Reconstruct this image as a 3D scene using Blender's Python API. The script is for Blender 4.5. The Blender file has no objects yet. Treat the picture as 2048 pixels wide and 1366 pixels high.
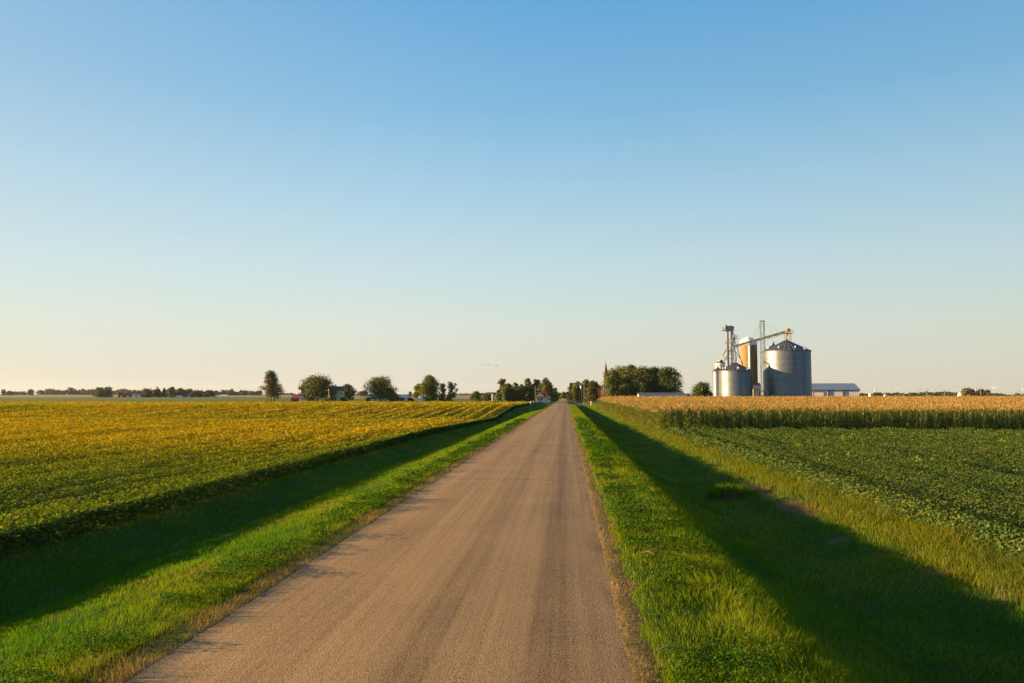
import bpy, math, random
import numpy as np
from mathutils import Vector, Matrix

random.seed(7)
RNG = np.random.default_rng(11)
S = bpy.context.scene
COL = S.collection
R = math.radians

# ------------------------------------------------------------------ camera
F, HX, HY, CAMH = 1593.0, 1132.0, 792.0, 3.5
PITCH = math.atan2(HY - 683, F)
YAW = math.atan2((HX - 1024) * math.cos(PITCH), F)
cam = bpy.data.objects.new('camera', bpy.data.cameras.new('camera'))
COL.objects.link(cam)
cam.location = (0, 0, CAMH)
cam.rotation_euler = (R(90) + PITCH, 0, YAW)
cam.data.sensor_width = 36
cam.data.lens = 36 * F / 2048
cam.data.clip_start = 0.1
cam.data.clip_end = 90000
S.camera = cam

# ------------------------------------------------------------------ light
SUN_EL, SUN_BEAR = 7.0, 270.0            # bearing clockwise from +Y
world = bpy.data.worlds.new('World')
S.world = world
world.use_nodes = True
wn, wl = world.node_tree.nodes, world.node_tree.links
wn.clear()
sky = wn.new('ShaderNodeTexSky')
sky.sky_type = 'NISHITA'
sky.sun_disc = False
sky.sun_elevation = R(SUN_EL)
sky.sun_rotation = R(SUN_BEAR)
sky.altitude = 200
sky.air_density = 1.0
sky.dust_density = 0.6
sky.ozone_density = 2.0
bg = wn.new('ShaderNodeBackground')
bg.inputs['Strength'].default_value = 0.1
wo = wn.new('ShaderNodeOutputWorld')
def wmath(op, a, b):
    q = wn.new('ShaderNodeMath'); q.operation = op
    for i, v in enumerate((a, b)):
        if isinstance(v, (int, float)): q.inputs[i].default_value = v
        else: wl.new(v, q.inputs[i])
    return q.outputs[0]
# clear evening sky: measured colour of the air by elevation, paler and warmer towards the sun, blended over the sky model
EXPO = 1.9
geo = wn.new('ShaderNodeTexCoord'); sxyz = wn.new('ShaderNodeSeparateXYZ'); wl.new(geo.outputs['Generated'], sxyz.inputs[0])
elev = wmath('MULTIPLY', wmath('ARCSINE', sxyz.outputs[2], 0), 2 / math.pi)
ramp = wn.new('ShaderNodeValToRGB'); wl.new(elev, ramp.inputs[0])
def lin(c): return tuple(((v / 255) / 12.92 if v < 10 else (((v / 255) + .055) / 1.055) ** 2.4) for v in c)
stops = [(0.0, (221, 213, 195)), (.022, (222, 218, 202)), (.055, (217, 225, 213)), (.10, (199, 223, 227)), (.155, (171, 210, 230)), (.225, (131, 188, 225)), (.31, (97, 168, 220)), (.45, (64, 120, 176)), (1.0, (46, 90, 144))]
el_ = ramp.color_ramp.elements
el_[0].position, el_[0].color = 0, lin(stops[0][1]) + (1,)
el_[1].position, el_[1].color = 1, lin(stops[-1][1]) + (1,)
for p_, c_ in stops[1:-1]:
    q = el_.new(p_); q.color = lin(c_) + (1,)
dotv = wn.new('ShaderNodeVectorMath'); dotv.operation = 'DOT_PRODUCT'; wl.new(geo.outputs['Generated'], dotv.inputs[0])
dotv.inputs[1].default_value = (math.sin(R(SUN_BEAR)), math.cos(R(SUN_BEAR)), .12)
glow = wmath('MULTIPLY', wmath('POWER', wmath('MAXIMUM', dotv.outputs['Value'], 0), 1.6), .32)
pale = wn.new('ShaderNodeMix'); pale.data_type = 'RGBA'; wl.new(glow, pale.inputs['Factor']); wl.new(ramp.outputs[0], pale.inputs['A'])
pale.inputs['B'].default_value = lin((240, 228, 208)) + (1,)
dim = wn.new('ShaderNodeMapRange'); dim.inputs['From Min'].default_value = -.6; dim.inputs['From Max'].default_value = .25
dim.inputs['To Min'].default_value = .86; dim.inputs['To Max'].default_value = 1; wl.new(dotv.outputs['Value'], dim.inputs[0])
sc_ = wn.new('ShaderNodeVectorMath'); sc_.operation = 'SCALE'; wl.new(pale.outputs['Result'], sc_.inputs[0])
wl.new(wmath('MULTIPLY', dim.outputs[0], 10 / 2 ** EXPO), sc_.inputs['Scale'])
fin = wn.new('ShaderNodeMix'); fin.data_type = 'RGBA'; fin.inputs['Factor'].default_value = .93
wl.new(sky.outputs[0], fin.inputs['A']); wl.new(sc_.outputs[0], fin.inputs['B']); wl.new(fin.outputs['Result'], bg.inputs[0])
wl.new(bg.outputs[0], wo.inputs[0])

sun = bpy.data.objects.new('sun', bpy.data.lights.new('sun', 'SUN'))
COL.objects.link(sun)
sun.data.energy = 5.0
sun.data.angle = R(0.55)
sun.data.color = (1.0, 0.64, 0.30)
_b, _e = R(SUN_BEAR), R(SUN_EL)
sdir = Vector((math.sin(_b) * math.cos(_e), math.cos(_b) * math.cos(_e), math.sin(_e)))
sun.rotation_euler = (-sdir).to_track_quat('-Z', 'Y').to_euler()
sun.location = sdir * 300

S.view_settings.view_transform = 'Standard'
S.view_settings.look = 'None'
S.view_settings.gamma = 1
S.view_settings.exposure = EXPO
S.render.engine = 'CYCLES'
S.cycles.max_bounces = 6
S.cycles.transparent_max_bounces = 8
S.cycles.use_denoising = True

# ------------------------------------------------------------------ pixel -> world
_fw = Vector((-math.sin(YAW) * math.cos(PITCH), math.cos(YAW) * math.cos(PITCH), math.sin(PITCH)))
_rt = Vector((math.cos(YAW), math.sin(YAW), 0))
_up = _rt.cross(_fw)
def at(px, py, Y):
    """world point on the sight line of photo pixel (px, py) at distance Y along the road"""
    d = _fw * F + _rt * (px - 1024) + _up * (683 - py)
    d = d * (Y / d.y)
    return Vector((d.x, d.y, d.z + CAMH))

# ------------------------------------------------------------------ noise
_perm = RNG.random((256, 256))
def vnoise(x, y):
    x = np.asarray(x, float); y = np.asarray(y, float)
    xi = np.floor(x).astype(int); yi = np.floor(y).astype(int)
    fx = x - xi; fy = y - yi
    fx = fx * fx * (3 - 2 * fx); fy = fy * fy * (3 - 2 * fy)
    a = _perm[xi & 255, yi & 255]; b = _perm[(xi + 1) & 255, yi & 255]
    c = _perm[xi & 255, (yi + 1) & 255]; d = _perm[(xi + 1) & 255, (yi + 1) & 255]
    return (a * (1 - fx) + b * fx) * (1 - fy) + (c * (1 - fx) + d * fx) * fy
def fbm(x, y, o=3):
    v = 0; a = 0.5; t = 0
    for k in range(o):
        v = v + a * vnoise(x * 2 ** k + 17.3 * k, y * 2 ** k + 5.1 * k); t += a; a *= .5
    return v / t
def sstep(a, b, x):
    t = np.clip((np.asarray(x, float) - a) / (b - a), 0, 1)
    return t * t * (3 - 2 * t)

# ------------------------------------------------------------------ terrain height
RL, RR = -5.42, 0.84                      # road edges
EDGE_L, EDGE_R = -13.9, 10.4              # crop edges
_px = [-40, -14.6, -13.4, -12.2, -11.0, -9.2, -7.0, -5.9, RL, RL + .3, -2.3, RR - .3, RR, 1.5, 2.7, 3.4, 4.4, 5.8, 7.2, 8.3, 9.4, 10.6, 40]
_EDGEW = .35
_pz = [-.45, -.45, -.5, -.8, -.95, -.5, -.14, -.02, .016, -.03, -.02, -.03, .016, .004, -.05, -.16, -.62, -1.05, -.95, -.68, -.5, -.45, -.45]
def height(x, y):
    x = np.asarray(x, float); y = np.asarray(y, float)
    x, y = np.broadcast_arrays(x, y)
    p = np.interp(x, _px, _pz)
    flat = np.interp(x, [-40, -7, RL - .5, RL, RR, RR + .5, 4, 40], [-.3, -.2, -.05, .014, .014, -.05, -.2, -.3])
    t = sstep(260, 420, y)
    p = p * (1 - t) + flat * t
    # fields rolling away
    ul = np.interp(y, [-100, 80, 148, 158, 212, 238, 300, 340, 460, 1000, 1700, 2600, 3400, 6000, 14000], [0, 0, -.92, -.88, .86, .84, .66, .70, .75, 1.0, 2.5, 7.5, 11, 9, 4])
    ur = np.interp(y, [-100, 85, 150, 245, 300, 1000, 1700, 2600, 3400, 6000, 14000], [0, 0, .5, 1.2, 1.3, 2.0, 3.0, 5, 6.5, 7, 5])
    wl_ = sstep(RL - 2.0, -16, x) ; wr_ = sstep(7.5, 13, x)
    wl_ = np.where(x < 0, 1 - sstep(-16, RL - 2.0, x), 0)
    um = np.interp(y, [-100, 700, 1000, 1700, 2600, 3400, 6000, 14000], [0, 0, .6, 2.5, 6, 8.5, 8, 4])
    z = p + ul * wl_ + ur * wr_ + um * (1 - wl_ - wr_)
    off = np.clip(np.maximum(RL - .4 - x, x - RR - .4), 0, 1)
    z = z + off * (.10 * (fbm(x * .9, y * .35) - .5) + .05 * (fbm(x * 3, y * 2.2) - .5))
    ew = np.clip(1 - np.minimum(np.abs(x - RL), np.abs(x - RR)) / _EDGEW, 0, 1)
    return z + ew * .022 * (fbm(x * 5, y * 2.6, 4) - .5)
def hz(x, y): return float(height(np.array([x]), np.array([y]))[0])

# ------------------------------------------------------------------ materials
def nodes_of(m):
    m.use_nodes = True
    m.node_tree.nodes.clear()
    return m.node_tree.nodes, m.node_tree.links
def principled(name, col, rough=.7, metal=0.0, var=.15, scale=3.0, bump=0.0, bscale=20.0, stretch=(1, 1, 1), spec=.4):
    m = bpy.data.materials.new(name)
    n, l = nodes_of(m)
    o = n.new('ShaderNodeOutputMaterial'); b = n.new('ShaderNodeBsdfPrincipled')
    l.new(b.outputs[0], o.inputs[0])
    b.inputs['Roughness'].default_value = rough
    b.inputs['Metallic'].default_value = metal
    b.inputs['Specular IOR Level'].default_value = spec
    tc = n.new('ShaderNodeTexCoord'); mp = n.new('ShaderNodeMapping'); mp.inputs['Scale'].default_value = stretch
    l.new(tc.outputs['Object'], mp.inputs[0])
    t = n.new('ShaderNodeTexNoise'); t.inputs['Scale'].default_value = scale; t.inputs['Detail'].default_value = 5
    l.new(mp.outputs[0], t.inputs['Vector'])
    r = n.new('ShaderNodeMapRange'); r.inputs['From Min'].default_value = .25; r.inputs['From Max'].default_value = .75
    r.inputs['To Min'].default_value = 1 - var; r.inputs['To Max'].default_value = 1 + var
    l.new(t.outputs[0], r.inputs[0])
    mx = n.new('ShaderNodeVectorMath'); mx.operation = 'SCALE'; mx.inputs[0].default_value = col[:3]
    l.new(r.outputs[0], mx.inputs['Scale'])
    l.new(mx.outputs[0], b.inputs['Base Color'])
    if bump:
        t2 = n.new('ShaderNodeTexNoise'); t2.inputs['Scale'].default_value = bscale; t2.inputs['Detail'].default_value = 3
        l.new(mp.outputs[0], t2.inputs['Vector'])
        bp = n.new('ShaderNodeBump'); bp.inputs['Strength'].default_value = bump
        l.new(t2.outputs[0], bp.inputs['Height']); l.new(bp.outputs[0], b.inputs['Normal'])
    return m
def leafy(name, transl=.3, rough=.5, gloss=.04, noise=0.0):
    """foliage coloured by the per-leaf attribute Col: diffuse + light passing through the leaf + slight sheen"""
    m = bpy.data.materials.new(name)
    n, l = nodes_of(m)
    o = n.new('ShaderNodeOutputMaterial')
    a = n.new('ShaderNodeAttribute'); a.attribute_name = 'Col'
    d = n.new('ShaderNodeBsdfDiffuse'); t = n.new('ShaderNodeBsdfTranslucent')
    l.new(a.outputs['Color'], d.inputs[0])
    tint = n.new('ShaderNodeVectorMath'); tint.operation = 'MULTIPLY'; tint.inputs[1].default_value = (1.15, 1.25, .45)
    l.new(a.outputs['Color'], tint.inputs[0]); l.new(tint.outputs[0], t.inputs[0])
    mx = n.new('ShaderNodeMixShader'); mx.inputs[0].default_value = transl
    l.new(d.outputs[0], mx.inputs[1]); l.new(t.outputs[0], mx.inputs[2])
    g = n.new('ShaderNodeBsdfGlossy'); g.inputs['Roughness'].default_value = rough
    g.inputs[0].default_value = (1, 1, 1, 1)
    m2 = n.new('ShaderNodeMixShader'); m2.inputs[0].default_value = gloss
    l.new(mx.outputs[0], m2.inputs[1]); l.new(g.outputs[0], m2.inputs[2])
    l.new(m2.outputs[0], o.inputs[0])
    return m
def attr_ground(name):
    m = bpy.data.materials.new(name)
    n, l = nodes_of(m)
    o = n.new('ShaderNodeOutputMaterial'); b = n.new('ShaderNodeBsdfPrincipled')
    l.new(b.outputs[0], o.inputs[0]); b.inputs['Roughness'].default_value = .95; b.inputs['Specular IOR Level'].default_value = .1
    a = n.new('ShaderNodeAttribute'); a.attribute_name = 'Col'
    tc = n.new('ShaderNodeTexCoord')
    t = n.new('ShaderNodeTexNoise'); t.inputs['Scale'].default_value = 7; t.inputs['Detail'].default_value = 6
    t1 = n.new('ShaderNodeTexNoise'); t1.inputs['Scale'].default_value = .05; t1.inputs['Detail'].default_value = 4
    for q in (t, t1): l.new(tc.outputs['Object'], q.inputs['Vector'])
    ad = n.new('ShaderNodeMath'); ad.operation = 'ADD'; l.new(t.outputs[0], ad.inputs[0]); l.new(t1.outputs[0], ad.inputs[1])
    r = n.new('ShaderNodeMapRange'); r.inputs['From Min'].default_value = .6; r.inputs['From Max'].default_value = 1.4
    r.inputs['To Min'].default_value = .6; r.inputs['To Max'].default_value = 1.4
    l.new(ad.outputs[0], r.inputs[0])
    s = n.new('ShaderNodeVectorMath'); s.operation = 'SCALE'
    l.new(a.outputs['Color'], s.inputs[0]); l.new(r.outputs[0], s.inputs['Scale']); l.new(s.outputs[0], b.inputs['Base Color'])
    bp = n.new('ShaderNodeBump'); bp.inputs['Strength'].default_value = .5; bp.inputs['Distance'].default_value = .05
    l.new(t.outputs[0], bp.inputs['Height']); l.new(bp.outputs[0], b.inputs['Normal'])
    return m

def asphalt():
    m = bpy.data.materials.new('weathered_chipseal')
    n, l = nodes_of(m)
    o = n.new('ShaderNodeOutputMaterial'); b = n.new('ShaderNodeBsdfPrincipled')
    l.new(b.outputs[0], o.inputs[0]); b.inputs['Roughness'].default_value = .85; b.inputs['Specular IOR Level'].default_value = .25
    tc = n.new('ShaderNodeTexCoord')
    sep = n.new('ShaderNodeSeparateXYZ'); l.new(tc.outputs['Object'], sep.inputs[0])
    def math_(op, a, bb, c=None):
        q = n.new('ShaderNodeMath'); q.operation = op
        for i, v in enumerate((a, bb, c)):
            if v is None: continue
            if isinstance(v, (int, float)): q.inputs[i].default_value = v
            else: l.new(v, q.inputs[i])
        return q.outputs[0]
    def noise(scale, detail, st=(1, 1, 1), rough=.5):
        mp = n.new('ShaderNodeMapping'); mp.inputs['Scale'].default_value = st; l.new(tc.outputs['Object'], mp.inputs[0])
        t = n.new('ShaderNodeTexNoise'); t.inputs['Scale'].default_value = scale; t.inputs['Detail'].default_value = detail
        t.inputs['Roughness'].default_value = rough
        l.new(mp.outputs[0], t.inputs['Vector']); return t.outputs[0]
    grain = noise(46, 4, rough=.75)
    grain2 = noise(16, 3)
    streak = noise(1.0, 5, (5.5, .05, 1), .72)
    streak2 = noise(1.0, 3, (.75, .02, 1))
    blot = noise(.35, 4)
    vo = n.new('ShaderNodeTexVoronoi'); vo.inputs['Scale'].default_value = 58; l.new(tc.outputs['Object'], vo.inputs['Vector'])
    # wheel tracks polished darker: two broad bands per direction of travel
    x = sep.outputs[0]; y = sep.outputs[1]
    def band(c, w):
        d = math_('ABSOLUTE', math_('SUBTRACT', x, c), 0)
        q = n.new('ShaderNodeMapRange'); q.interpolation_type = 'SMOOTHSTEP'
        q.inputs['From Min'].default_value = 0; q.inputs['From Max'].default_value = w
        q.inputs['To Min'].default_value = 1; q.inputs['To Max'].default_value = 0
        l.new(d, q.inputs[0]); return q.outputs[0]
    tr = math_('ADD', math_('ADD', band(-.25, .55), math_('MULTIPLY', band(-1.95, .6), .6)), math_('MULTIPLY', band(-3.9, .6), .35))
    v = math_('ADD', math_('MULTIPLY', grain, 1.35), math_('MULTIPLY', grain2, .35))
    v = math_('ADD', v, math_('MULTIPLY', streak, .8))
    v = math_('ADD', v, math_('MULTIPLY', streak2, .38))
    v = math_('ADD', v, math_('MULTIPLY', blot, .3))
    v = math_('ADD', v, math_('MULTIPLY', vo.outputs['Color'], .5))
    v = math_('SUBTRACT', v, math_('MULTIPLY', tr, .22))
    cr = n.new('ShaderNodeValToRGB')
    e = cr.color_ramp.elements
    e[0].position = .36; e[0].color = (.050, .034, .019, 1)
    e[1].position = .72; e[1].color = (.43, .28, .122, 1)
    k = e.new(.53); k.color = (.188, .114, .047, 1)
    l.new(math_('MULTIPLY', v, .345), cr.inputs[0])
    # one old crack right across the road and some faint short ones
    wob = noise(.55, 4, (1, .02, 1)); 
    cy = math_('ADD', math_('MULTIPLY', wob, 2.4), 31.6)
    d = math_('ABSOLUTE', math_('SUBTRACT', y, cy), 0)
    q = n.new('ShaderNodeMapRange'); q.inputs['From Min'].default_value = .02; q.inputs['From Max'].default_value = .13
    q.inputs['To Min'].default_value = .55; q.inputs['To Max'].default_value = 1
    l.new(d, q.inputs[0])
    d2 = math_('ABSOLUTE', math_('SUBTRACT', y, math_('ADD', cy, -.33)), 0)
    q2 = n.new('ShaderNodeMapRange'); q2.inputs['From Min'].default_value = .02; q2.inputs['From Max'].default_value = .22
    q2.inputs['To Min'].default_value = 1.22; q2.inputs['To Max'].default_value = 1
    l.new(d2, q2.inputs[0])
    # broken, darker edge on the right side, pale dust along the left
    er = n.new('ShaderNodeMapRange'); er.inputs['From Min'].default_value = RR - .55; er.inputs['From Max'].default_value = RR
    er.inputs['To Min'].default_value = 0; er.inputs['To Max'].default_value = 1; l.new(x, er.inputs[0])
    ern = n.new('ShaderNodeMapRange'); ern.inputs['From Min'].default_value = .45; ern.inputs['From Max'].default_value = .65; l.new(noise(1.2, 5, (1, .25, 1)), ern.inputs[0])
    ed = math_('SUBTRACT', 1, math_('MULTIPLY', math_('MULTIPLY', er.outputs[0], ern.outputs[0]), .5))
    s = n.new('ShaderNodeVectorMath'); s.operation = 'SCALE'
    l.new(cr.outputs[0], s.inputs[0]); l.new(math_('MULTIPLY', math_('MULTIPLY', q.outputs[0], q2.outputs[0]), ed), s.inputs['Scale'])
    l.new(s.outputs[0], b.inputs['Base Color'])
    bp = n.new('ShaderNodeBump'); bp.inputs['Strength'].default_value = .75; bp.inputs['Distance'].default_value = .012
    l.new(math_('ADD', grain, vo.outputs['Distance']), bp.inputs['Height']); l.new(bp.outputs[0], b.inputs['Normal'])
    return m

M = {
 'ground': attr_ground('soil_and_turf'),
 'grass': leafy('grass_blades', .38, .5, .004),
 'bean': leafy('soybean_leaves', .3, .5, .008),
 'corn': leafy('corn_leaves', .3, .5, .03),
 'tree': leafy('tree_leaves', .25, .5, .02),
 'road': asphalt(),
 'bark': principled('bark', (.11, .085, .06), .9, 0, .3, 4, .4, 9),
 'dead': principled('dry_branches', (.26, .17, .11), .9, 0, .25, 4),
 'pole': principled('weathered_pole_wood', (.26, .20, .15), .9, 0, .25, 2, 0, 20, (6, 6, .5)),
 'white': principled('white_paint', (.76, .75, .72), .6, 0, .05, 2),
 'white_rib': principled('white_ribbed_metal', (.72, .71, .70), .45, 0, .05, 2),
 'tan': principled('tan_siding', (.80, .60, .31), .75, 0, .06, 2, 0, 20, (.2, .2, 6)),
 'red': principled('barn_red_paint', (.30, .055, .04), .75, 0, .2, 1.5),
 'brick': principled('red_brick', (.24, .10, .075), .85, 0, .2, 6),
 'blueroof': principled('blue_grey_shingle', (.085, .095, .115), .8, 0, .15, 4),
 'metalroof': principled('blue_grey_metal_roof', (.25, .28, .33), .4, .4, .08, 1.0, 0, 20, (5, .3, .3)),
 'oldroof': principled('weathered_grey_metal_roof', (.105, .12, .145), .55, .2, .15, 1.0),
 'darktrim': principled('dark_trim', (.05, .055, .065), .6, 0, .1, 3),
 'glass': principled('window_glass', (.03, .035, .04), .12, 0, .1, 2, spec=.8),
 'steel': principled('painted_grey_steel', (.26, .245, .215), .55, .4, .15, 2),
 'lattice': principled('weathered_lattice_steel', (.10, .092, .078), .6, .3, .15, 2),
 'dsteel': principled('dark_steel', (.16, .15, .14), .55, .4, .2, 2),
 'orange': principled('orange_paint', (.70, .33, .04), .5, 0, .1, 3),
 'yellow': principled('yellow_paint', (.78, .47, .04), .5, 0, .1, 3),
 'stave': principled('concrete_staves', (.27, .17, .085), .9, 0, .28, .35, .15, 9, (1, 1, 2.2)),
 'spire': principled('spire_shingle', (.15, .095, .068), .85, 0, .2, 1.5),
 'stone': principled('pale_stone', (.48, .40, .33), .85, 0, .15, 1.5),
 'dirt': principled('bare_earth', (.06, .042, .025), .95, 0, .35, 3, .8, 9),
 'gravel': principled('drive_gravel', (.36, .30, .24), .95, 0, .2, 3, .4, 30),
 'turbine': principled('turbine_white', (.80, .80, .80), .5, 0, .02, 1),
}
def bin_metal(name, roof=False):
    """galvanised sheet: tone differs from ring to ring and sheet to sheet, corrugation comes from the mesh"""
    m = bpy.data.materials.new(name)
    n, l = nodes_of(m)
    o = n.new('ShaderNodeOutputMaterial'); b = n.new('ShaderNodeBsdfPrincipled'); l.new(b.outputs[0], o.inputs[0])
    b.inputs['Metallic'].default_value = .85
    tc = n.new('ShaderNodeTexCoord'); mp = n.new('ShaderNodeMapping')
    l.new(tc.outputs['Object'], mp.inputs[0]); mp.inputs['Scale'].default_value = (.05, .05, .9) if not roof else (.5, .5, .5)
    t = n.new('ShaderNodeTexNoise'); t.inputs['Scale'].default_value = 1.0; t.inputs['Detail'].default_value = 2; l.new(mp.outputs[0], t.inputs['Vector'])
    t2 = n.new('ShaderNodeTexNoise'); t2.inputs['Scale'].default_value = .8; t2.inputs['Detail'].default_value = 5; l.new(tc.outputs['Object'], t2.inputs['Vector'])
    ad = n.new('ShaderNodeMath'); ad.operation = 'ADD'; l.new(t.outputs[0], ad.inputs[0]); l.new(t2.outputs[0], ad.inputs[1])
    cr = n.new('ShaderNodeMapRange'); cr.inputs['From Min'].default_value = .6; cr.inputs['From Max'].default_value = 1.4
    cr.inputs['To Min'].default_value = .72; cr.inputs['To Max'].default_value = 1.15; l.new(ad.outputs[0], cr.inputs[0])
    s = n.new('ShaderNodeVectorMath'); s.operation = 'SCALE'; s.inputs[0].default_value = (.205, .240, .268) if not roof else (.20, .21, .225)
    l.new(cr.outputs[0], s.inputs['Scale']); l.new(s.outputs[0], b.inputs['Base Color'])
    b.inputs['Roughness'].default_value = .46 if not roof else .55
    w = n.new('ShaderNodeTexWave'); w.wave_type = 'BANDS'; w.bands_direction = 'Z'; w.inputs['Scale'].default_value = 2.6; w.inputs['Distortion'].default_value = 0
    l.new(tc.outputs['Object'], w.inputs['Vector'])
    if not roof:
        bp = n.new('ShaderNodeBump'); bp.inputs['Strength'].default_value = .1; bp.inputs['Distance'].default_value = .01
        l.new(w.outputs[1], bp.inputs['Height']); l.new(bp.outputs[0], b.inputs['Normal'])
    return m
M['galv'] = bin_metal('galvanised_sheet'); M['galvroof'] = bin_metal('galvanised_roof', True)

# ------------------------------------------------------------------ object helpers
def tag(o, label=None, cat=None, group=None, kind=None):
    if label: o['label'] = label
    if cat: o['category'] = cat
    if group: o['group'] = group
    if kind: o['kind'] = kind
    return o
def thing(name, loc, label, cat, group=None, rz=0):
    o = bpy.data.objects.new(name, None); COL.objects.link(o)
    o.location = loc; o.rotation_euler = (0, 0, rz); o.empty_display_size = .5
    return tag(o, label, cat, group)
def mesh_np(name, verts, faces_flat, loop_tot, mat, cols=None, parent=None, smooth=False):
    """verts (n,3); faces_flat loop vertex indices; loop_tot per-face sizes"""
    me = bpy.data.meshes.new(name)
    nv, nl, nf = len(verts), len(faces_flat), len(loop_tot)
    me.vertices.add(nv); me.vertices.foreach_set('co', np.asarray(verts, np.float32).ravel())
    me.loops.add(nl); me.loops.foreach_set('vertex_index', np.asarray(faces_flat, np.int32))
    me.polygons.add(nf)
    st = np.zeros(nf, np.int32); st[1:] = np.cumsum(loop_tot)[:-1]
    me.polygons.foreach_set('loop_start', st)
    me.polygons.foreach_set('loop_total', np.asarray(loop_tot, np.int32))
    if smooth: me.polygons.foreach_set('use_smooth', np.ones(nf, bool))
    if cols is not None:
        ca = me.color_attributes.new('Col', 'FLOAT_COLOR', 'POINT')
        c4 = np.ones((nv, 4), np.float32); c4[:, :3] = cols
        ca.data.foreach_set('color', c4.ravel())
    me.update(calc_edges=True); me.validate()
    me.materials.append(mat)
    o = bpy.data.objects.new(name, me); COL.objects.link(o)
    if parent is not None: o.parent = parent
    return o
class MB:
    """collects shapes for ONE mesh object"""
    def __init__(s): s.v = []; s.f = []
    def add(s, vs, fs):
        k = len(s.v); s.v += [tuple(p) for p in vs]; s.f += [tuple(i + k for i in f) for f in fs]; return s
    def box(s, x0, x1, y0, y1, z0, z1):
        return s.add([(x0, y0, z0), (x1, y0, z0), (x1, y1, z0), (x0, y1, z0), (x0, y0, z1), (x1, y0, z1), (x1, y1, z1), (x0, y1, z1)],
                     [(0, 3, 2, 1), (4, 5, 6, 7), (0, 1, 5, 4), (1, 2, 6, 5), (2, 3, 7, 6), (3, 0, 4, 7)])
    def tube(s, a, b, r0, r1=None, n=8, caps=True):
        r1 = r0 if r1 is None else r1
        a = Vector(a); b = Vector(b); d = (b - a)
        if d.length < 1e-6: return s
        q = d.to_track_quat('Z', 'Y'); vs = []
        for c, r in ((a, r0), (b, r1)):
            for i in range(n):
                t = 2 * math.pi * i / n
                vs.append(c + q @ Vector((r * math.cos(t), r * math.sin(t), 0)))
        fs = [(i, (i + 1) % n, n + (i + 1) % n, n + i) for i in range(n)]
        if caps: fs += [tuple(range(n - 1, -1, -1)), tuple(range(n, 2 * n))]
        return s.add(vs, fs)
    def lathe(s, prof, n=48, c=(0, 0, 0)):
        vs = []; m = len(prof)
        for r, z in prof:
            for i in range(n):
                t = 2 * math.pi * i / n
                vs.append((c[0] + r * math.cos(t), c[1] + r * math.sin(t), c[2] + z))
        fs = []
        for j in range(m - 1):
            for i in range(n):
                fs.append((j * n + i, j * n + (i + 1) % n, (j + 1) * n + (i + 1) % n, (j + 1) * n + i))
        return s.add(vs, fs)
    def build(s, name, mat, parent=None, smooth=False, auto=None):
        me = bpy.data.meshes.new(name); me.from_pydata(s.v, [], s.f); me.update()
        me.materials.append(mat)
        if smooth: me.polygons.foreach_set('use_smooth', [True] * len(me.polygons))
        if auto is not None:
            me.polygons.foreach_set('use_smooth', [True] * len(me.polygons))
            try: me.set_sharp_from_angle(angle=auto)
            except Exception: pass
        o = bpy.data.objects.new(name, me); COL.objects.link(o)
        if parent is not None: o.parent = parent
        return o
def copy_tree(o, parent=None):
    c = o.copy(); COL.objects.link(c)
    if parent is not None: c.parent = parent
    for ch in [x for x in bpy.data.objects if x.parent == o]: copy_tree(ch, c)
    return c

# ------------------------------------------------------------------ ground sheet
def lerp3(c0, c1, t): return c0[None, :] * (1 - t[:, None]) + c1[None, :] * t[:, None]
xs = np.unique(np.concatenate([np.arange(-17, 14.01, .3), [RL - .02, RL + .3, RR - .3, RR + .02], -17 - np.geomspace(.5, 9000, 46), 14 + np.geomspace(.5, 9000, 46)]))
ys = np.unique(np.round(np.concatenate([np.arange(-30, 70, .5), 70 + np.geomspace(.6, 12500, 120),
      [346, 350, 352, 880, 884, 1380, 1384, 1700, 1704, 2050, 2054]]), 2))
gx, gy = np.meshgrid(xs, ys)
X, Y = gx.ravel(), gy.ravel()
Z = height(X, Y)
C = np.zeros((len(X), 3))
n1 = fbm(X * .8, Y * .4); n2 = fbm(X * .15, Y * .05)
turf = np.array([.022, .075, .008]); turf2 = np.array([.055, .070, .012]); dry = np.array([.24, .155, .065]); soil = np.array([.12, .072, .032])
C[:] = lerp3(turf, turf2, n1 * .8)
dl = sstep(.75, .1, RL - X) * (X < RL + .2); dr = sstep(.66, .12, X - RR) * (X > RR - .2)
dd = np.clip(np.maximum(dl, dr) * (.25 + 1.3 * n1), 0, 1)
C = C * (1 - dd[:, None]) + dry * dd[:, None]
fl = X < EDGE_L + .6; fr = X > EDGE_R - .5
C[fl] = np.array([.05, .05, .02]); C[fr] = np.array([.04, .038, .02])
far = Y > 351
pal = {'green': (.11, .17, .025), 'mid': (.14, .15, .05), 'tan': (.36, .25, .115), 'tan2': (.30, .24, .10), 'olive': (.15, .16, .06)}
def setfar(mask, c): C[mask] = np.array(pal[c])
wide = np.abs(X) > 16
setfar(far & (X < -16), 'green'); setfar(far & (X > 14), 'olive')
setfar((Y > 882) & (X < -16), 'mid'); setfar((Y > 1382) & wide, 'tan'); setfar((Y > 1702) & wide, 'tan2'); setfar((Y > 2052) & wide, 'tan')
setfar((Y > 882) & (Y < 1382) & (X > -330) & (X < -16), 'tan')
setfar((Y > 2052) & (X > -700) & wide, 'olive'); setfar((Y > 2052) & (X < -2600), 'olive')
setfar((Y > 500) & (np.abs(X) <= 16) & ((X < RL - 1) | (X > RR + 1)), 'green')
C *= (.8 + .4 * n2)[:, None]
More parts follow.
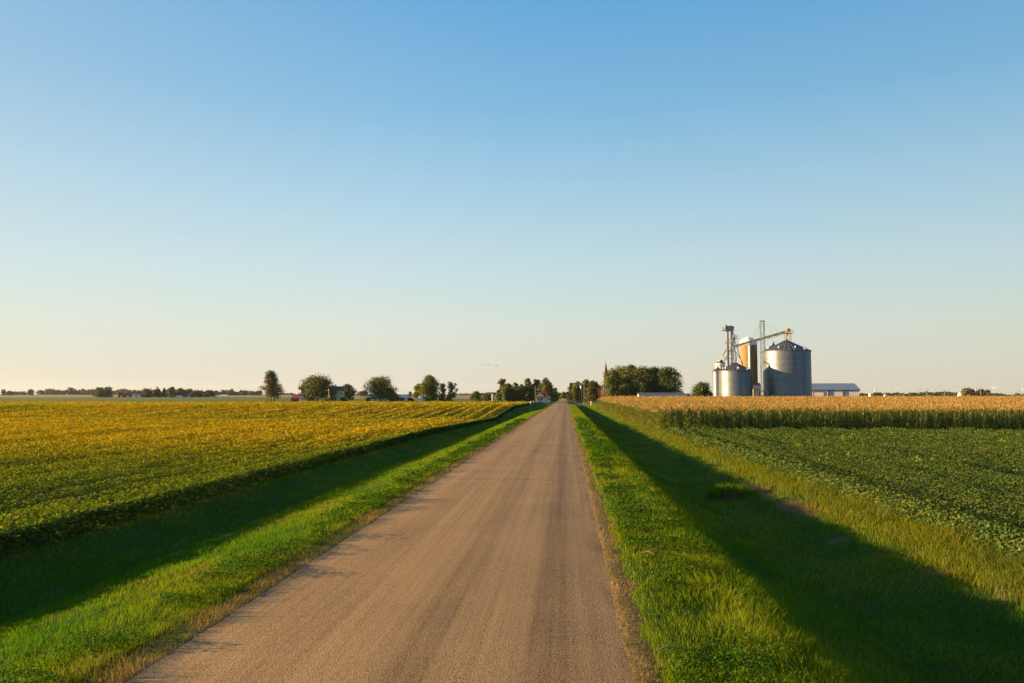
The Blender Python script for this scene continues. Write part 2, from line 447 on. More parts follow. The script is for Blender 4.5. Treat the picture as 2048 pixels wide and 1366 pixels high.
# bare patches on the far bank of the right ditch
for (bx, by, rx, ry) in ((8.7, 30.8, .75, 2.4), (8.55, 37, .28, 4.0), (8.8, 19.8, .4, .45), (9.1, 17.2, .5, .5), (8.0, 24.5, .35, .5)):
    d = ((X - bx) / rx) ** 2 + ((Y - by) / ry) ** 2
    k = sstep(1.5, .4, d + .8 * (n1 - .5))
    C = C * (1 - k[:, None]) + soil * k[:, None]
nx, ny = len(xs), len(ys)
i, j = np.meshgrid(np.arange(nx - 1), np.arange(ny - 1))
a = (j * nx + i).ravel()
quad = np.stack([a, a + 1, a + nx + 1, a + nx], 1)
g = mesh_np('ground', np.stack([X, Y, Z], 1), quad.ravel(), np.full(len(quad), 4), M['ground'], C, smooth=True)
tag(g, 'farmland ground with grassy ditches and far stubble fields', 'ground', kind='structure')

# ------------------------------------------------------------------ road
ry = np.unique(np.concatenate([np.arange(-20, 60, .12), np.arange(60, 130, .4), np.geomspace(130, 1400, 130)]))
el = RL + .10 * (fbm(ry * .6, ry * 0 + 3) - .5) + .06 * (fbm(ry * 3.1, ry * 0 + 9) - .5)
er = RR + .10 * (fbm(ry * .45, ry * 0 + 21) - .5) + .09 * (fbm(ry * 4.7, ry * 0 + 33, 4) - .5) - .07 * sstep(.62, .8, fbm(ry * .8, ry * 0 + 55))
cols_ = np.array([0, .004, .03, .15, .35, .5, .65, .85, .97, .996, 1])
rx_ = el[:, None] + (er - el)[:, None] * cols_[None, :]
crown = .055 * (1 - ((cols_ - .5) / .5) ** 2); crown[0] = crown[-1] = .0
rz_ = np.interp(ry, [-100, 700, 1000, 1700], [0, 0, .6, 2.5])[:, None] + crown[None, :] + .006
rY = np.repeat(ry[:, None], len(cols_), 1)
nr, nc = rY.shape
i, j = np.meshgrid(np.arange(nc - 1), np.arange(nr - 1)); a = (j * nc + i).ravel()
quad = np.stack([a, a + 1, a + nc + 1, a + nc], 1)
rd = mesh_np('road', np.stack([rx_, rY, rz_], 2).reshape(-1, 3), quad.ravel(), np.full(len(quad), 4), M['road'], smooth=True)
tag(rd, 'straight two-lane country road of worn tan chip seal', 'road', kind='structure')

# ------------------------------------------------------------------ scattered blades and leaves
def in_view(x, y, m=4.0): return (x > -.75 * y - m) & (x < .615 * y + m)
def sample_strip(xa, xb, y0, y1, dens, ref, p, mult=1.0):
    """random points in a strip along the road, density dens per m2 up to distance ref and falling as (ref/y)^p"""
    yy = np.linspace(y0, y1, 4000); w = dens * mult * np.where(yy < ref, 1, (ref / yy) ** p)
    cdf = np.cumsum(w); tot = cdf[-1] * (yy[1] - yy[0])
    n = int(tot * (xb - xa))
    y = np.interp(RNG.random(n), cdf / cdf[-1], yy); x = xa + (xb - xa) * RNG.random(n)
    k = in_view(x, y)
    return x[k], y[k]
def blades(x, y, z, h, w, lean_az, lean, col, tip=None):
    """bent blades: 5 vertices each (quad + tip triangle)"""
    n = len(x); az = RNG.random(n) * 2 * np.pi
    wx, wy = np.cos(az) * w / 2, np.sin(az) * w / 2
    lx, ly = np.cos(lean_az) * lean * h, np.sin(lean_az) * lean * h
    V = np.empty((n, 5, 3), np.float32)
    V[:, 0] = np.stack([x - wx, y - wy, z - .02], 1); V[:, 1] = np.stack([x + wx, y + wy, z - .02], 1)
    mx_, my_ = x + lx * .35, y + ly * .35; zm = z + h * .6
    V[:, 2] = np.stack([mx_ + wx * .75, my_ + wy * .75, zm], 1); V[:, 3] = np.stack([mx_ - wx * .75, my_ - wy * .75, zm], 1)
    V[:, 4] = np.stack([x + lx, y + ly, z + h * np.sqrt(np.maximum(.15, 1 - lean ** 2 * .5))], 1)
    base = np.arange(n) * 5
    fl = np.stack([base, base + 1, base + 2, base + 3, base + 3, base + 2, base + 4], 1).ravel()
    lt = np.tile([4, 3], n)
    c = np.repeat(col[:, None, :], 5, 1)
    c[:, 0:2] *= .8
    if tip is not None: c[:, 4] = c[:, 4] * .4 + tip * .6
    return V.reshape(-1, 3), fl, lt, c.reshape(-1, 3)
def leaves(P, size, nrm_tilt, col, lean=None, aspect=.75, fold=.18, upz=1.0):
    """leaf quads round points P (n,3): a diamond folded along its middle, tilted at random about 'up'"""
    n = len(P)
    az = RNG.random(n) * 2 * np.pi
    nr = np.stack([RNG.normal(0, nrm_tilt, n), RNG.normal(0, nrm_tilt, n), np.full(n, upz)], 1)
    if lean is not None: nr = nr + lean
    nr /= np.linalg.norm(nr, axis=1)[:, None] + 1e-9
    t = np.stack([np.cos(az), np.sin(az), np.zeros(n)], 1)
    t = t - nr * (t * nr).sum(1)[:, None]; t /= np.linalg.norm(t, axis=1)[:, None] + 1e-9
    b = np.cross(nr, t)
    s = size[:, None]
    V = np.empty((n, 4, 3), np.float32)
    V[:, 0] = P - t * s * .55; V[:, 2] = P + t * s * .55 - nr * s * fold
    V[:, 1] = P + b * s * aspect * .5 - nr * s * fold * .6; V[:, 3] = P - b * s * aspect * .5 - nr * s * fold * .6
    base = np.arange(n) * 4
    fl = np.stack([base, base + 1, base + 2, base + 3], 1).ravel()
    return V.reshape(-1, 3), fl, np.full(n, 4), np.repeat(col[:, None, :], 4, 1).reshape(-1, 3)
class Cloud:
    def __init__(s): s.V = []; s.F = []; s.L = []; s.C = []; s.n = 0
    def add(s, t):
        V, f, l, c = t
        s.V.append(V); s.F.append(f + s.n); s.L.append(l); s.C.append(c); s.n += len(V)
    def build(s, name, mat, parent=None):
        return mesh_np(name, np.concatenate(s.V), np.concatenate(s.F), np.concatenate(s.L), mat, np.concatenate(s.C), parent)
def jitter(c, n, v=.25, hue=.12):
    k = 1 + RNG.normal(0, v, n).clip(-.6, .8)
    out = np.asarray(c)[None, :] * k[:, None] if np.ndim(c) == 1 else np.asarray(c) * k[:, None]
    out[:, 0] *= 1 + RNG.normal(0, hue, n).clip(-.4, .5)
    return np.clip(out, .004, .9)
GREEN = np.array([.055, .170, .006]); LIME = np.array([.170, .220, .006]); STRAW = np.array([.30, .20, .075]); WEED = np.array([.155, .155, .012]); CLOVER = np.array([.030, .095, .006])

def grow_grass(cl, xa, xb, y0, y1, dens, hfun, colfun, ref=13, p=1.5, w0=.0075, keep=None):
    x, y = sample_strip(xa, xb, y0, y1, dens, ref, p)
    if keep is not None:
        k = keep(x, y); x, y = x[k], y[k]
    n = len(x)
    if n == 0: return
    sc = np.maximum(1, y / ref)
    h = hfun(x, y) * (.55 + .8 * RNG.random(n)); w = w0 * sc ** .75 * (.7 + .6 * RNG.random(n))
    col = jitter(colfun(x, y), n, .22, .12)
    patch_az = fbm(x * .7, y * .7) * 12
    az = patch_az + RNG.normal(0, 1.0, n)
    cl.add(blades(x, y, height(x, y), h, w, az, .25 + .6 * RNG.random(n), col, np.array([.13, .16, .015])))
def mix(a, b, t): return np.asarray(a)[None, :] * (1 - t[:, None]) + np.asarray(b)[None, :] * t[:, None]
BARE = ((8.7, 30.8, .75, 2.4), (8.55, 37, .28, 4.0), (8.8, 19.8, .4, .45), (9.1, 17.2, .5, .5), (8.0, 24.5, .35, .5))
def not_bare(x, y):
    k = np.ones(len(x), bool)
    for (bx, by, rx, ry) in BARE:
        k &= ((x - bx) / rx) ** 2 + ((y - by) / ry) ** 2 + 1.0 * (fbm(x * 2, y * 2) - .5) > .9
    return k | (RNG.random(len(x)) < .12)

def vcol(x, y):
    t = np.clip((fbm(x * .5, y * .25) - .24) * 2.3, 0, 1)
    s = sstep(.62, .78, fbm(x * 1.1 + 40, y * .6))
    c = mix(GREEN, LIME, t); return c * (1 - s[:, None] * .3) + STRAW[None, :] * (s[:, None] * .3) * .8
# left verge and ditch
cl = Cloud()
grow_grass(cl, EDGE_L - .2, RL - .55, 7, 330, 1000, lambda x, y: .055 + .12 * fbm(x * .8, y * .8), vcol)
tag(cl.build('left_verge_grass', M['grass']), 'green grass verge and ditch on the left of the road', 'grass', kind='stuff')
# right verge and ditch
cl = Cloud()
def hr(x, y): return .06 + .11 * fbm(x * .9, y * .9) + .11 * sstep(1.9, 3.0, x) * sstep(4.6, 3.2, x) + .10 * sstep(8.3, 9.6, x)
def cr_(x, y):
    c = vcol(x, y); b_ = sstep(.52, .72, fbm(x * .9 + 70, y * .3 + 3)) * sstep(3.2, 4.8, x) * .38
    c = c * (1 - b_[:, None]) + np.array([.085, .075, .018])[None, :] * b_[:, None]; t = sstep(8.2, 9.3, x) * (.25 + .7 * fbm(x * .8, y * .5))
    return c * (1 - t[:, None]) + WEED[None, :] * t[:, None]
grow_grass(cl, RR + .12, 10.8, 7, 330, 950, hr, cr_, keep=lambda x, y: not_bare(x, y) & ((x - RR - .12) > .5 * fbm(x * 2.5, y * 1.5) * (.3 + 1.1 * fbm(x * .2, y * .5 + 8))))
tag(cl.build('right_verge_grass', M['grass']), 'green grass verge and ditch on the right of the road', 'grass', kind='stuff')
# tall yellowing weeds along the right field edge
cl = Cloud()
def wkeep(x, y): return fbm(x * .6, y * .35) > .31 + .06 * np.abs(x - 10.0)
grow_grass(cl, 8.7, 16, 6, 100, 430, lambda x, y: .22 + .38 * fbm(x * .8, y * .8) - .10 * np.abs(x - 10.4).clip(0, 2), lambda x, y: mix(WEED, [.10, .13, .02], sstep(.3, .65, fbm(x * .7, y * .7))), w0=.009, keep=wkeep)
tag(cl.build('field_edge_weeds', M['grass']), 'tall yellowing weeds along the edge of the right soybean field', 'weeds', kind='stuff')
# dry strips against both road edges; left straw coloured darker for its shade
cl = Cloud()
def dcol(x, y): return mix(STRAW, [.13, .13, .03], sstep(.4, .7, fbm(x * 2, y * .8)))
grow_grass(cl, RL - .85, RL + .05, 7, 330, 700, lambda x, y: .03 + .13 * fbm(x * 1.8, y * 1.6), lambda x, y: mix([.20, .14, .05], [.07, .10, .012], sstep(.35, .7, fbm(x * 2, y * .8))))
grow_grass(cl, RR - .03, RR + .55, 7, 330, 700, lambda x, y: .025 + .04 * fbm(x * 2, y), dcol)
tag(cl.build('dry_roadside_grass', M['grass']), 'dry brown grass strip right against the road edges', 'grass', kind='stuff')
# clover and broad leaves
def clover(name, xa, xb, dens, label, thr):
    cl = Cloud(); x, y = sample_strip(xa, xb, 7, 120, dens, 13, 1.7)
    e = np.minimum(x - xa, xb - x)
    k = fbm(x * .55 + 9, y * .4) + .35 * np.clip(e, 0, .5) > thr; x, y = x[k], y[k]; n = len(x)
    z = height(x, y) + .02 + (.02 + .30 * sstep(.3, .8, fbm(x * 1.8, y * 1.8))) * RNG.random(n) ** .5
    cl.add(leaves(np.stack([x, y, z], 1), .034 * np.maximum(1, y / 13) ** .85 * (.7 + .7 * RNG.random(n)), .55, jitter(mix(CLOVER, [.065, .135, .006], RNG.random(n)), n, .2)))
    tag(cl.build(name, M['bean']), label, 'clover', kind='stuff')
clover('left_clover', RL - 2.0, RL - .35, 1100, 'low dark clover patches beside the left road edge', .53)
clover('right_clover', RR + .45, RR + 2.2, 1100, 'low dark clover patches beside the right road edge', .56)

# ------------------------------------------------------------------ soybean fields
def bean_field(cl, pts, colf, hgt, ref=34.0, s0=.088, rowp=.76, x_edge=0, side=-1):
    x, y = pts; n = len(x)
    wide_ = sstep(70, 130, y) * sstep(-150, -80, x)
    row = (.5 + .5 * np.cos(2 * np.pi * (x - x_edge) / rowp)) * (1 - wide_) + wide_ * (.5 + .5 * np.cos(2 * np.pi * (x - x_edge) / (2 * rowp)))
    kk = 2 * np.pi / np.where(wide_ > .5, 2 * rowp, rowp); x = x - .62 * np.sin(kk * (x - x_edge)) / kk
    u = RNG.random(n)
    lump = .45 * fbm(x * .9, y * .5) + .55 * sstep(.25, .75, fbm(x * .62 + 31, y * .035, 3))
    far_ = np.clip((y - 60) / 120, 0, 1)
    z = height(x, y) + hgt * (.62 + (.50 + .35 * wide_) * (row - .35 - .1 * wide_) + .80 * (lump - .5)) - .30 * u ** 1.5
    s = s0 * np.maximum(1, y / ref) ** .82 * (.65 + .7 * RNG.random(n))
    c = colf(x, y, n, row)
    cl.add(leaves(np.stack([x, y, z], 1), s, .85, c, lean=np.array([-.25, -.1, 0])))
def field_points(xfun, y0, y1, ref, s0, cover=1.15):
    """points over a field with leaf spacing growing with distance; xfun(y) -> (xa, xb)"""
    yy = np.linspace(y0, y1, 3000); wid = np.array([max(0, xfun(q)[1] - xfun(q)[0]) for q in yy])
    s = s0 * np.maximum(1, yy / ref) ** .82; w = wid * cover / s ** 2
    cdf = np.cumsum(w); n = int(cdf[-1] * (yy[1] - yy[0]))
    y = np.interp(RNG.random(n), cdf / cdf[-1], yy)
    xa = np.interp(y, yy, [xfun(q)[0] for q in yy]); xb = np.interp(y, yy, [xfun(q)[1] for q in yy])
    return xa + (xb - xa) * RNG.random(n), y
BG = np.array([.100, .160, .010]); BY = np.array([.37, .262, .010]); BYG = np.array([.20, .205, .009])
def left_col(x, y, n, row):
    d = y + .12 * (x + 14) + 34 * (fbm(x * .018, y * .02) - .5) + 14 * (fbm(x * .12, y * .08) - .5)
    t = sstep(22, 72, d)
    t = t * (1 - .75 * sstep(-17.5, -14.5, x) * sstep(150, 60, y))
    t = t * (1 - .55 * sstep(.55, .72, fbm(x * .012 + 5, y * .035 + 2)) * sstep(80, 160, y))
    band = np.exp(-((y - 150) / 5.5) ** 2) * .8 + np.exp(-((y - 345) / 12) ** 2) * .5
    t = np.clip(t - band, 0, 1)
    pl = .5 * fbm(x * 1.3, y * 1.1) + .5 * sstep(.25, .75, fbm(x * .62 + 31, y * .035, 3))
    wr = sstep(70, 130, y) * sstep(-150, -80, x)
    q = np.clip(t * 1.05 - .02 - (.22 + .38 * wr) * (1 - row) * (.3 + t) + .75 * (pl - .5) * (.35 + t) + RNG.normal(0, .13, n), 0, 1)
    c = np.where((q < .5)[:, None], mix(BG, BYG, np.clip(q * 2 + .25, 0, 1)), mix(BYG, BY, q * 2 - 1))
    sp = (RNG.random(n) < .03); c[sp] = np.array([.27, .23, .012])
    return jitter(c, n, .2, .08)
cl = Cloud()
pts = field_points(lambda q: (max(-.80 * q - 8, -345), EDGE_L - .15 - .25 * math.sin(q * .35) * .3), 5, 350, 34, .084, 1.25)
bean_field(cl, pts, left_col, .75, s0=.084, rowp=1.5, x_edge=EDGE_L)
# the wall of leaves along the ditch, its shade painted into the leaf colours
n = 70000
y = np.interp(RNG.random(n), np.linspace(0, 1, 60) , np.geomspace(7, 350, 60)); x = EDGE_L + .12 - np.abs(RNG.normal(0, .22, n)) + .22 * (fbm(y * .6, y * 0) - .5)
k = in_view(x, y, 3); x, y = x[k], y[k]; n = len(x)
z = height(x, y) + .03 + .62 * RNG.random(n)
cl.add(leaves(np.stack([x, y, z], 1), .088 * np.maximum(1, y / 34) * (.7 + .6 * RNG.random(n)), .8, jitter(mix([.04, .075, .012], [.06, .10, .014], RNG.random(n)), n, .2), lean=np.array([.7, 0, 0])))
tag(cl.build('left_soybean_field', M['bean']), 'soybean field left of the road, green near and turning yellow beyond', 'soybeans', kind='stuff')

def right_col(x, y, n, row):
    t = np.clip((fbm(x * .25, y * .25) - .45) * 2, 0, 1) * .5
    c = mix([.046, .092, .020], [.15, .16, .018], t * RNG.random(n) + .38 * RNG.random(n))
    k = RNG.random(n) < .002; c[k] = np.array([.18, .22, .02])
    return jitter(c, n, .2, .1)
cl = Cloud()
def rx0(q): return EDGE_R + .1 + .9 * (float(fbm(np.array([q * .12]), np.array([7.7]))[0]) - .35)
pts = field_points(lambda q: (rx0(q), .65 * q + 8), 5, 87.2, 34, .062, 1.3)
bean_field(cl, pts, right_col, .68, s0=.062, x_edge=EDGE_R)
n = 26000
y = np.interp(RNG.random(n), np.linspace(0, 1, 60), np.geomspace(6, 87, 60)); x = EDGE_R + .15 + np.abs(RNG.normal(0, .4, n))
z = height(x, y) + .05 + .6 * RNG.random(n) * np.clip((x - EDGE_R) / .5, .3, 1)
cl.add(leaves(np.stack([x, y, z], 1), .088 * np.maximum(1, y / 34) * (.7 + .6 * RNG.random(n)), .8, right_col(x, y, n, 0), lean=np.array([-.6, -.3, 0])))
# volunteer plants standing above the crop, bright yellow-green
for q in range(11):
    yy = 40 + 45 * random.random(); xx = EDGE_R + 2 + (.58 * yy - 12) * random.random(); m_ = 26
    P = np.stack([xx + RNG.normal(0, .12, m_), yy + RNG.normal(0, .12, m_), hz(xx, yy) + .6 + .35 * RNG.random(m_)], 1)
    cl.add(leaves(P, np.full(m_, .16), .7, jitter(np.array([.15, .21, .02]), m_, .2)))
tag(cl.build('right_soybean_field', M['bean']), 'dark green soybean field right of the road before the corn', 'soybeans', kind='stuff')

# ------------------------------------------------------------------ corn field
CY0, CY1 = 88.0, 256.0
TAS = np.array([.38, .228, .062]); CG = np.array([.090, .155, .012]); CYEL = np.array([.34, .27, .05])
def corn_plants(cl, x, y, hh, nleaf, segs_full, lowest=.12, along=False, dry_lit=.12):
    n = len(x); z = height(x, y)
    # stalks: a narrow upright cross of two strips
    for az in (0.0, 1.5708):
        w = .024 * np.maximum(1, y / 90)
        V = np.empty((n, 4, 3), np.float32); dx, dy = math.cos(az + .3) * w, math.sin(az + .3) * w
        V[:, 0] = np.stack([x - dx, y - dy, z], 1); V[:, 1] = np.stack([x + dx, y + dy, z], 1)
        V[:, 2] = np.stack([x + dx * .5, y + dy * .5, z + hh], 1); V[:, 3] = np.stack([x - dx * .5, y - dy * .5, z + hh], 1)
        b = np.arange(n) * 4
        cl.add((V.reshape(-1, 3), np.stack([b, b + 1, b + 2, b + 3], 1).ravel(), np.full(n, 4), np.repeat(jitter(np.array([.13, .17, .03]), n)[:, None], 4, 1).reshape(-1, 3)))
    for k in range(nleaf):
        f = lowest + (.92 - lowest) * (k + RNG.random(n) * .6) / nleaf
        az = (np.where(RNG.random(n) < .5, 1.571, -1.571) + RNG.normal(0, .55, n)) if along else RNG.random(n) * 2 * np.pi; L = (.42 + .30 * RNG.random(n)) * (1.1 - .5 * np.abs(f - .5)); w = .075 * (.8 + .4 * RNG.random(n)) * np.maximum(1, y / 110)
        cx, cy = np.cos(az), np.sin(az); px_, py_ = -cy * w / 2, cx * w / 2
        zz = z + f * hh
        up = .35 + .25 * RNG.random(n); dr = .15 + .55 * RNG.random(n)
        m1 = np.stack([x + cx * L * .45, y + cy * L * .45, zz + L * up], 1); m2 = np.stack([x + cx * L, y + cy * L, zz + L * (up - dr)], 1)
        o = np.stack([px_, py_, 0 * w], 1); b0 = np.stack([x, y, zz], 1)
        V = np.stack([b0 - o * .5, b0 + o * .5, m1 + o, m1 - o, m2], 1).astype(np.float32)
        b = np.arange(n) * 5
        dry_lit_k = RNG.random(n) < np.where(f < .35, .55, dry_lit)
        col = np.where(dry_lit_k[:, None], CYEL[None, :], mix(CG, [.15, .19, .025], RNG.random(n)))
        cl.add((V.reshape(-1, 3), np.stack([b, b + 1, b + 2, b + 3, b + 3, b + 2, b + 4], 1).ravel(), np.tile([4, 3], n), np.repeat(jitter(col, n)[:, None], 5, 1).reshape(-1, 3)))
def tassels(cl, x, y, hh, k=4):
    n = len(x); z = height(x, y) + hh
    for q in range(k):
        h = (.18 + .2 * RNG.random(n)); w = .016 * np.maximum(1, y / 60)
        cl.add(blades(x + RNG.normal(0, .05, n), y + RNG.normal(0, .05, n), z - .05, h, w, RNG.random(n) * 6.28, .3 + .6 * RNG.random(n), jitter(TAS, n, .22), np.array([.46, .31, .11])))
cl = Cloud()
rows = np.arange(EDGE_R + .25, .64 * CY0 + 6, 1.25)
def front(depth0, depth1, step):
    X_, Y_ = [], []
    for r_ in rows:
        q = np.arange(CY0 + depth0, CY0 + depth1, step); q = q + RNG.normal(0, .05, len(q)) + (1.3 * random.random() ** 1.5 if depth0 == 0 else 0)
        X_.append(np.full(len(q), r_) + RNG.normal(0, .07, len(q))); Y_.append(q)
    return np.concatenate(X_), np.concatenate(Y_)
def chh(x, y): return 2.35 + .35 * (fbm(x * .35, y * .2) - .5) + RNG.normal(0, .17, len(x))
x, y = front(0, 6, .24); h = chh(x, y); corn_plants(cl, x, y, h, 11, True, along=True); tassels(cl, x, y, h, 4)
x, y = front(6, 22, .55); h = chh(x, y); corn_plants(cl, x, y, h, 9, True, along=True); tassels(cl, x, y, h, 4)
nx_ = 150; x = EDGE_R + .5 + RNG.random(nx_) * (.64 * CY0 + 4 - EDGE_R); y = CY0 - .15 - .8 * RNG.random(nx_); h = chh(x, y) * (.6 + .38 * RNG.random(nx_))
corn_plants(cl, x, y, h, 10, True, .1, dry_lit=.22); tassels(cl, x, y, h, 3)  # plants added in front of the rows, leaves yellower to read as sunlit
q = np.arange(CY0 + .3, CY1, .3)
for r_ in (EDGE_R - .25, EDGE_R + .35, EDGE_R + 1.0):
    xx = r_ + RNG.normal(0, .12, len(q)) + .35 * (fbm(q * .2, q * 0 + 4) - .5); yy = q + RNG.normal(0, .06, len(q))
    ok = (xx - 12.4) ** 2 / 2.6 ** 2 + (yy - 196) ** 2 / 49 > 1
    xx, yy = xx[ok], yy[ok]
    h = chh(xx, yy) * (.93 if r_ < EDGE_R else 1.0); corn_plants(cl, xx, yy, h, 11, True, .06, dry_lit=.3); tassels(cl, xx, yy, h, 4)
# the interior, seen only as tops
def cf(q): return (EDGE_R + 1.3, min(.64 * q + 8, 175))
yy = np.linspace(CY0 + 8, CY1, 2000); wid = np.array([cf(q)[1] - cf(q)[0] for q in yy]); dens = 3.4 * (100 / yy) ** .6
cdf = np.cumsum(wid * dens); n = int(cdf[-1] * (yy[1] - yy[0]))
y = np.interp(RNG.random(n), cdf / cdf[-1], yy); x = (EDGE_R + 1.3) + (np.minimum(.64 * y + 8, 175) - EDGE_R - 1.3) * RNG.random(n)
h = chh(x, y); corn_plants(cl, x, y, h, 3, False, .62); tassels(cl, x, y, h, 5)
tag(cl.build('corn_field', M['corn']), 'field of ripe corn with tan tassels right of the road', 'corn', kind='stuff')

# ------------------------------------------------------------------ grain bins
def px_base(px, Y):
    global LASTPX
    LASTPX = px
    p = at(px, HY, Y); return Vector((p.x, Y, hz(p.x, Y)))
def z_at(py, Y): return at(LASTPX, py, Y).z
def grain_bin(px0, px1, y_eave, y_peak, Y, label, vents=8, ladder=True, group='grain bins of the elevator yard', ncol=None, cap=True):
    b = px_base((px0 + px1) / 2, Y); rad = (at(px1, HY, Y).x - at(px0, HY, Y).x) / 2
    t = thing('grain_bin', b, label, 'grain bin', group)
    he = z_at(y_eave, Y) - b.z; hp = z_at(y_peak, Y) - b.z
    m = MB(); prof = []
    nring = max(4, round(he / 1.12)); rh = he / nring
    for k in range(nring):
        o_ = .018 if k % 2 else 0.0
        nc_ = max(1, round(rh / .19))
        for c_ in range(nc_ * 4):
            prof.append((rad + o_ + .024 * math.sin(c_ * math.pi / 2), (k + c_ / (nc_ * 4)) * rh))
    prof.append((rad, he))
    m.lathe(prof, 72); m.build('wall', M['galv'], t, smooth=True)
    # stiffener ribs round the wall, roof cone of folded sheets with raised seams
    nseg = 30 if rad > 4 else 16
    rf = MB(); ro = rad + .22; rt = max(.35, rad * .07)
    vs, fs = [], []
    for k in range(nseg):
        a0, a1 = 2 * math.pi * k / nseg, 2 * math.pi * (k + 1) / nseg
        aw = (a1 - a0) * .10
        for (a, dz) in ((a0, .11), (a0 + aw, 0.0), (a1 - aw, 0.0)):
            vs.append((ro * math.cos(a), ro * math.sin(a), he - .05 + dz)); vs.append((rt * math.cos(a), rt * math.sin(a), hp - .15 + dz * .5))
    N = len(vs)
    for k in range(0, N, 2): fs.append((k, (k + 2) % N, (k + 3) % N, k + 1))
    rf.add(vs, fs); rf.build('roof', M['galvroof'], t)
    m = MB(); m.lathe([(rad + .03, he - .22), (ro + .03, he - .16), (ro + .03, he - .06), (rad - .1, he - .05)], 72); m.build('eave_ring', M['dsteel'], t)
    if cap:
        m = MB(); m.lathe([(rt, hp - .2), (rt, hp + .12), (rt * 1.15, hp + .12), (rt * .5, hp + .45), (rt * .5, hp + .9), (.01, hp + .95)], 20); m.build('roof_cap', M['dsteel'], t)
    for k in range(vents):
        a = 2 * math.pi * (k + .5) / vents; q = .74
        rr_ = rt + (ro - rt) * q; zz = he + (hp - he) * (1 - q)
        m = MB(); m.tube((rr_ * math.cos(a), rr_ * math.sin(a), zz - .1), (rr_ * math.cos(a), rr_ * math.sin(a), zz + .28), .2, .2, 10)
        m.tube((rr_ * math.cos(a), rr_ * math.sin(a), zz + .28), (rr_ * math.cos(a), rr_ * math.sin(a), zz + .42), .3, .15, 10)
        m.build('roof_vent', M['white'], t)
    if ladder:
        m = MB(); a = R(-60)
        for s in (-.22, .22):
            c = Vector((math.cos(a), math.sin(a), 0)); tv = Vector((-math.sin(a), math.cos(a), 0))
            p = c * (rad + .2) + tv * s; m.tube((p.x, p.y, .5), (p.x, p.y, he + .8), .03, n=5)
        for k in range(int(he / .4)):
            p0 = c * (rad + .2) - tv * .22; p1 = c * (rad + .2) + tv * .22; m.tube((p0.x, p0.y, .6 + k * .4), (p1.x, p1.y, .6 + k * .4), .018, n=4)
        m.build('ladder', M['galv'], t)
    return t, b, rad, he, hp
YB, YS = 262.0, 258.4
big, bb, brad, bhe, bhp = grain_bin(1528.2, 1622, 702.5, 680, YB, 'largest galvanised grain bin, with the conveyor head over its conical roof', 7)
small, sb, srad, she, shp = grain_bin(1439, 1505.2, 741.5, 725, YS, 'squat galvanised grain bin in front of the elevator leg, left of the big one', 6)
thin, tb, trad, the, thp = grain_bin(1426, 1447, 742.5, 735, 264, 'narrow galvanised bin half hidden at the left end of the bin yard', 0, False)
# hopper tank behind
Yh = 269.0; hb = px_base(1441.5, Yh)
t = thing('hopper_tank', hb, 'small white hopper tank with a dark cap rising behind the narrow bin', 'tank')
hr_ = 9.4 * Yh / F; h0, h1 = z_at(750, Yh) - hb.z, z_at(726, Yh) - hb.z
m = MB(); m.lathe([(.25, h0 - 2.2), (hr_, h0), (hr_, h1)], 28); m.build('wall', M['white_rib'], t, auto=R(40))
m = MB(); m.lathe([(hr_ + .12, h1 - .05), (hr_ * .55, h1 + .55), (hr_ * .5, h1 + 1.0), (.05, h1 + 1.15)], 28); m.build('roof', M['galvroof'], t)
for s in range(4):
    a = R(45 + 90 * s); m = MB(); m.tube((hr_ * math.cos(a), hr_ * math.sin(a), 0), (hr_ * math.cos(a), hr_ * math.sin(a), h0 + .3), .09, n=6); m.build('leg', M['steel'], t)

# ------------------------------------------------------------------ elevator leg
YE = 266.0; k_ = YE / F
eb = px_base(1459.5, YE); E = lambda px, py, dy=0.0: (at(px, py, YE).x - eb.x, dy, at(px, py, YE).z - eb.z)
t = thing('bucket_elevator', eb, 'tall bucket elevator leg with head house, platforms and slanting spouts', 'grain elevator')
m = MB()
for px in (1455.2, 1463.0):
    x0, _, z1 = E(px, 661)
    m.box(x0 - .25, x0 + .25, -.3, .3, 0, z1)
m.build('leg_trunk', M['steel'], t)
m = MB()
for px in (1451.8, 1468.0):
    for dy in (-.9, .9):
        x0, _, z1 = E(px, 672); m.tube((x0, dy, 0), (x0, dy, z1), .075, n=6)
x0, x1 = E(1451.8, HY)[0], E(1468.0, HY)[0]; z = 2.0; zt = E(1451, 674)[2]; s_ = 0
while z < zt:
    zn = min(z + 2.6, zt)
    for dy in (-.9, .9):
        m.tube((x0, dy, z), (x1, dy, z), .05, n=5); m.tube((x0 if s_ else x1, dy, z), (x1 if s_ else x0, dy, zn), .04, n=5)
    for xx in (x0, x1): m.tube((xx, -.9, z), (xx, .9, z), .05, n=5)
    z = zn; s_ ^= 1
m.build('support_frame', M['steel'], t)
m = MB(); a0 = E(1450, 662.5); a1 = E(1468, 656)
m.box(a0[0], a1[0] - .2, -.75, .75, a0[2], a1[2])
c0 = E(1460.5, 656.5)
vs, fs = [], []
for yy_ in (-.62, .62):
    for q in range(13):
        a = math.pi * q / 12; vs.append((c0[0] + 1.25 * math.cos(a), yy_, c0[2] + .85 * math.sin(a)))
fs = [(q, q + 1, 14 + q, 13 + q) for q in range(12)] + [tuple(range(12, -1, -1)), tuple(range(13, 26))]
m.add(vs, fs)
m.build('head_house', M['steel'], t)
m = MB(); d0 = E(1454.5, 657); m.lathe([(.05, -.0), (.62, .05), (.62, 1.0), (.4, 1.15), (.05, 1.2)], 14, (d0[0] - .5, -.2, d0[2] - .1)); m.build('distributor', M['dsteel'], t)
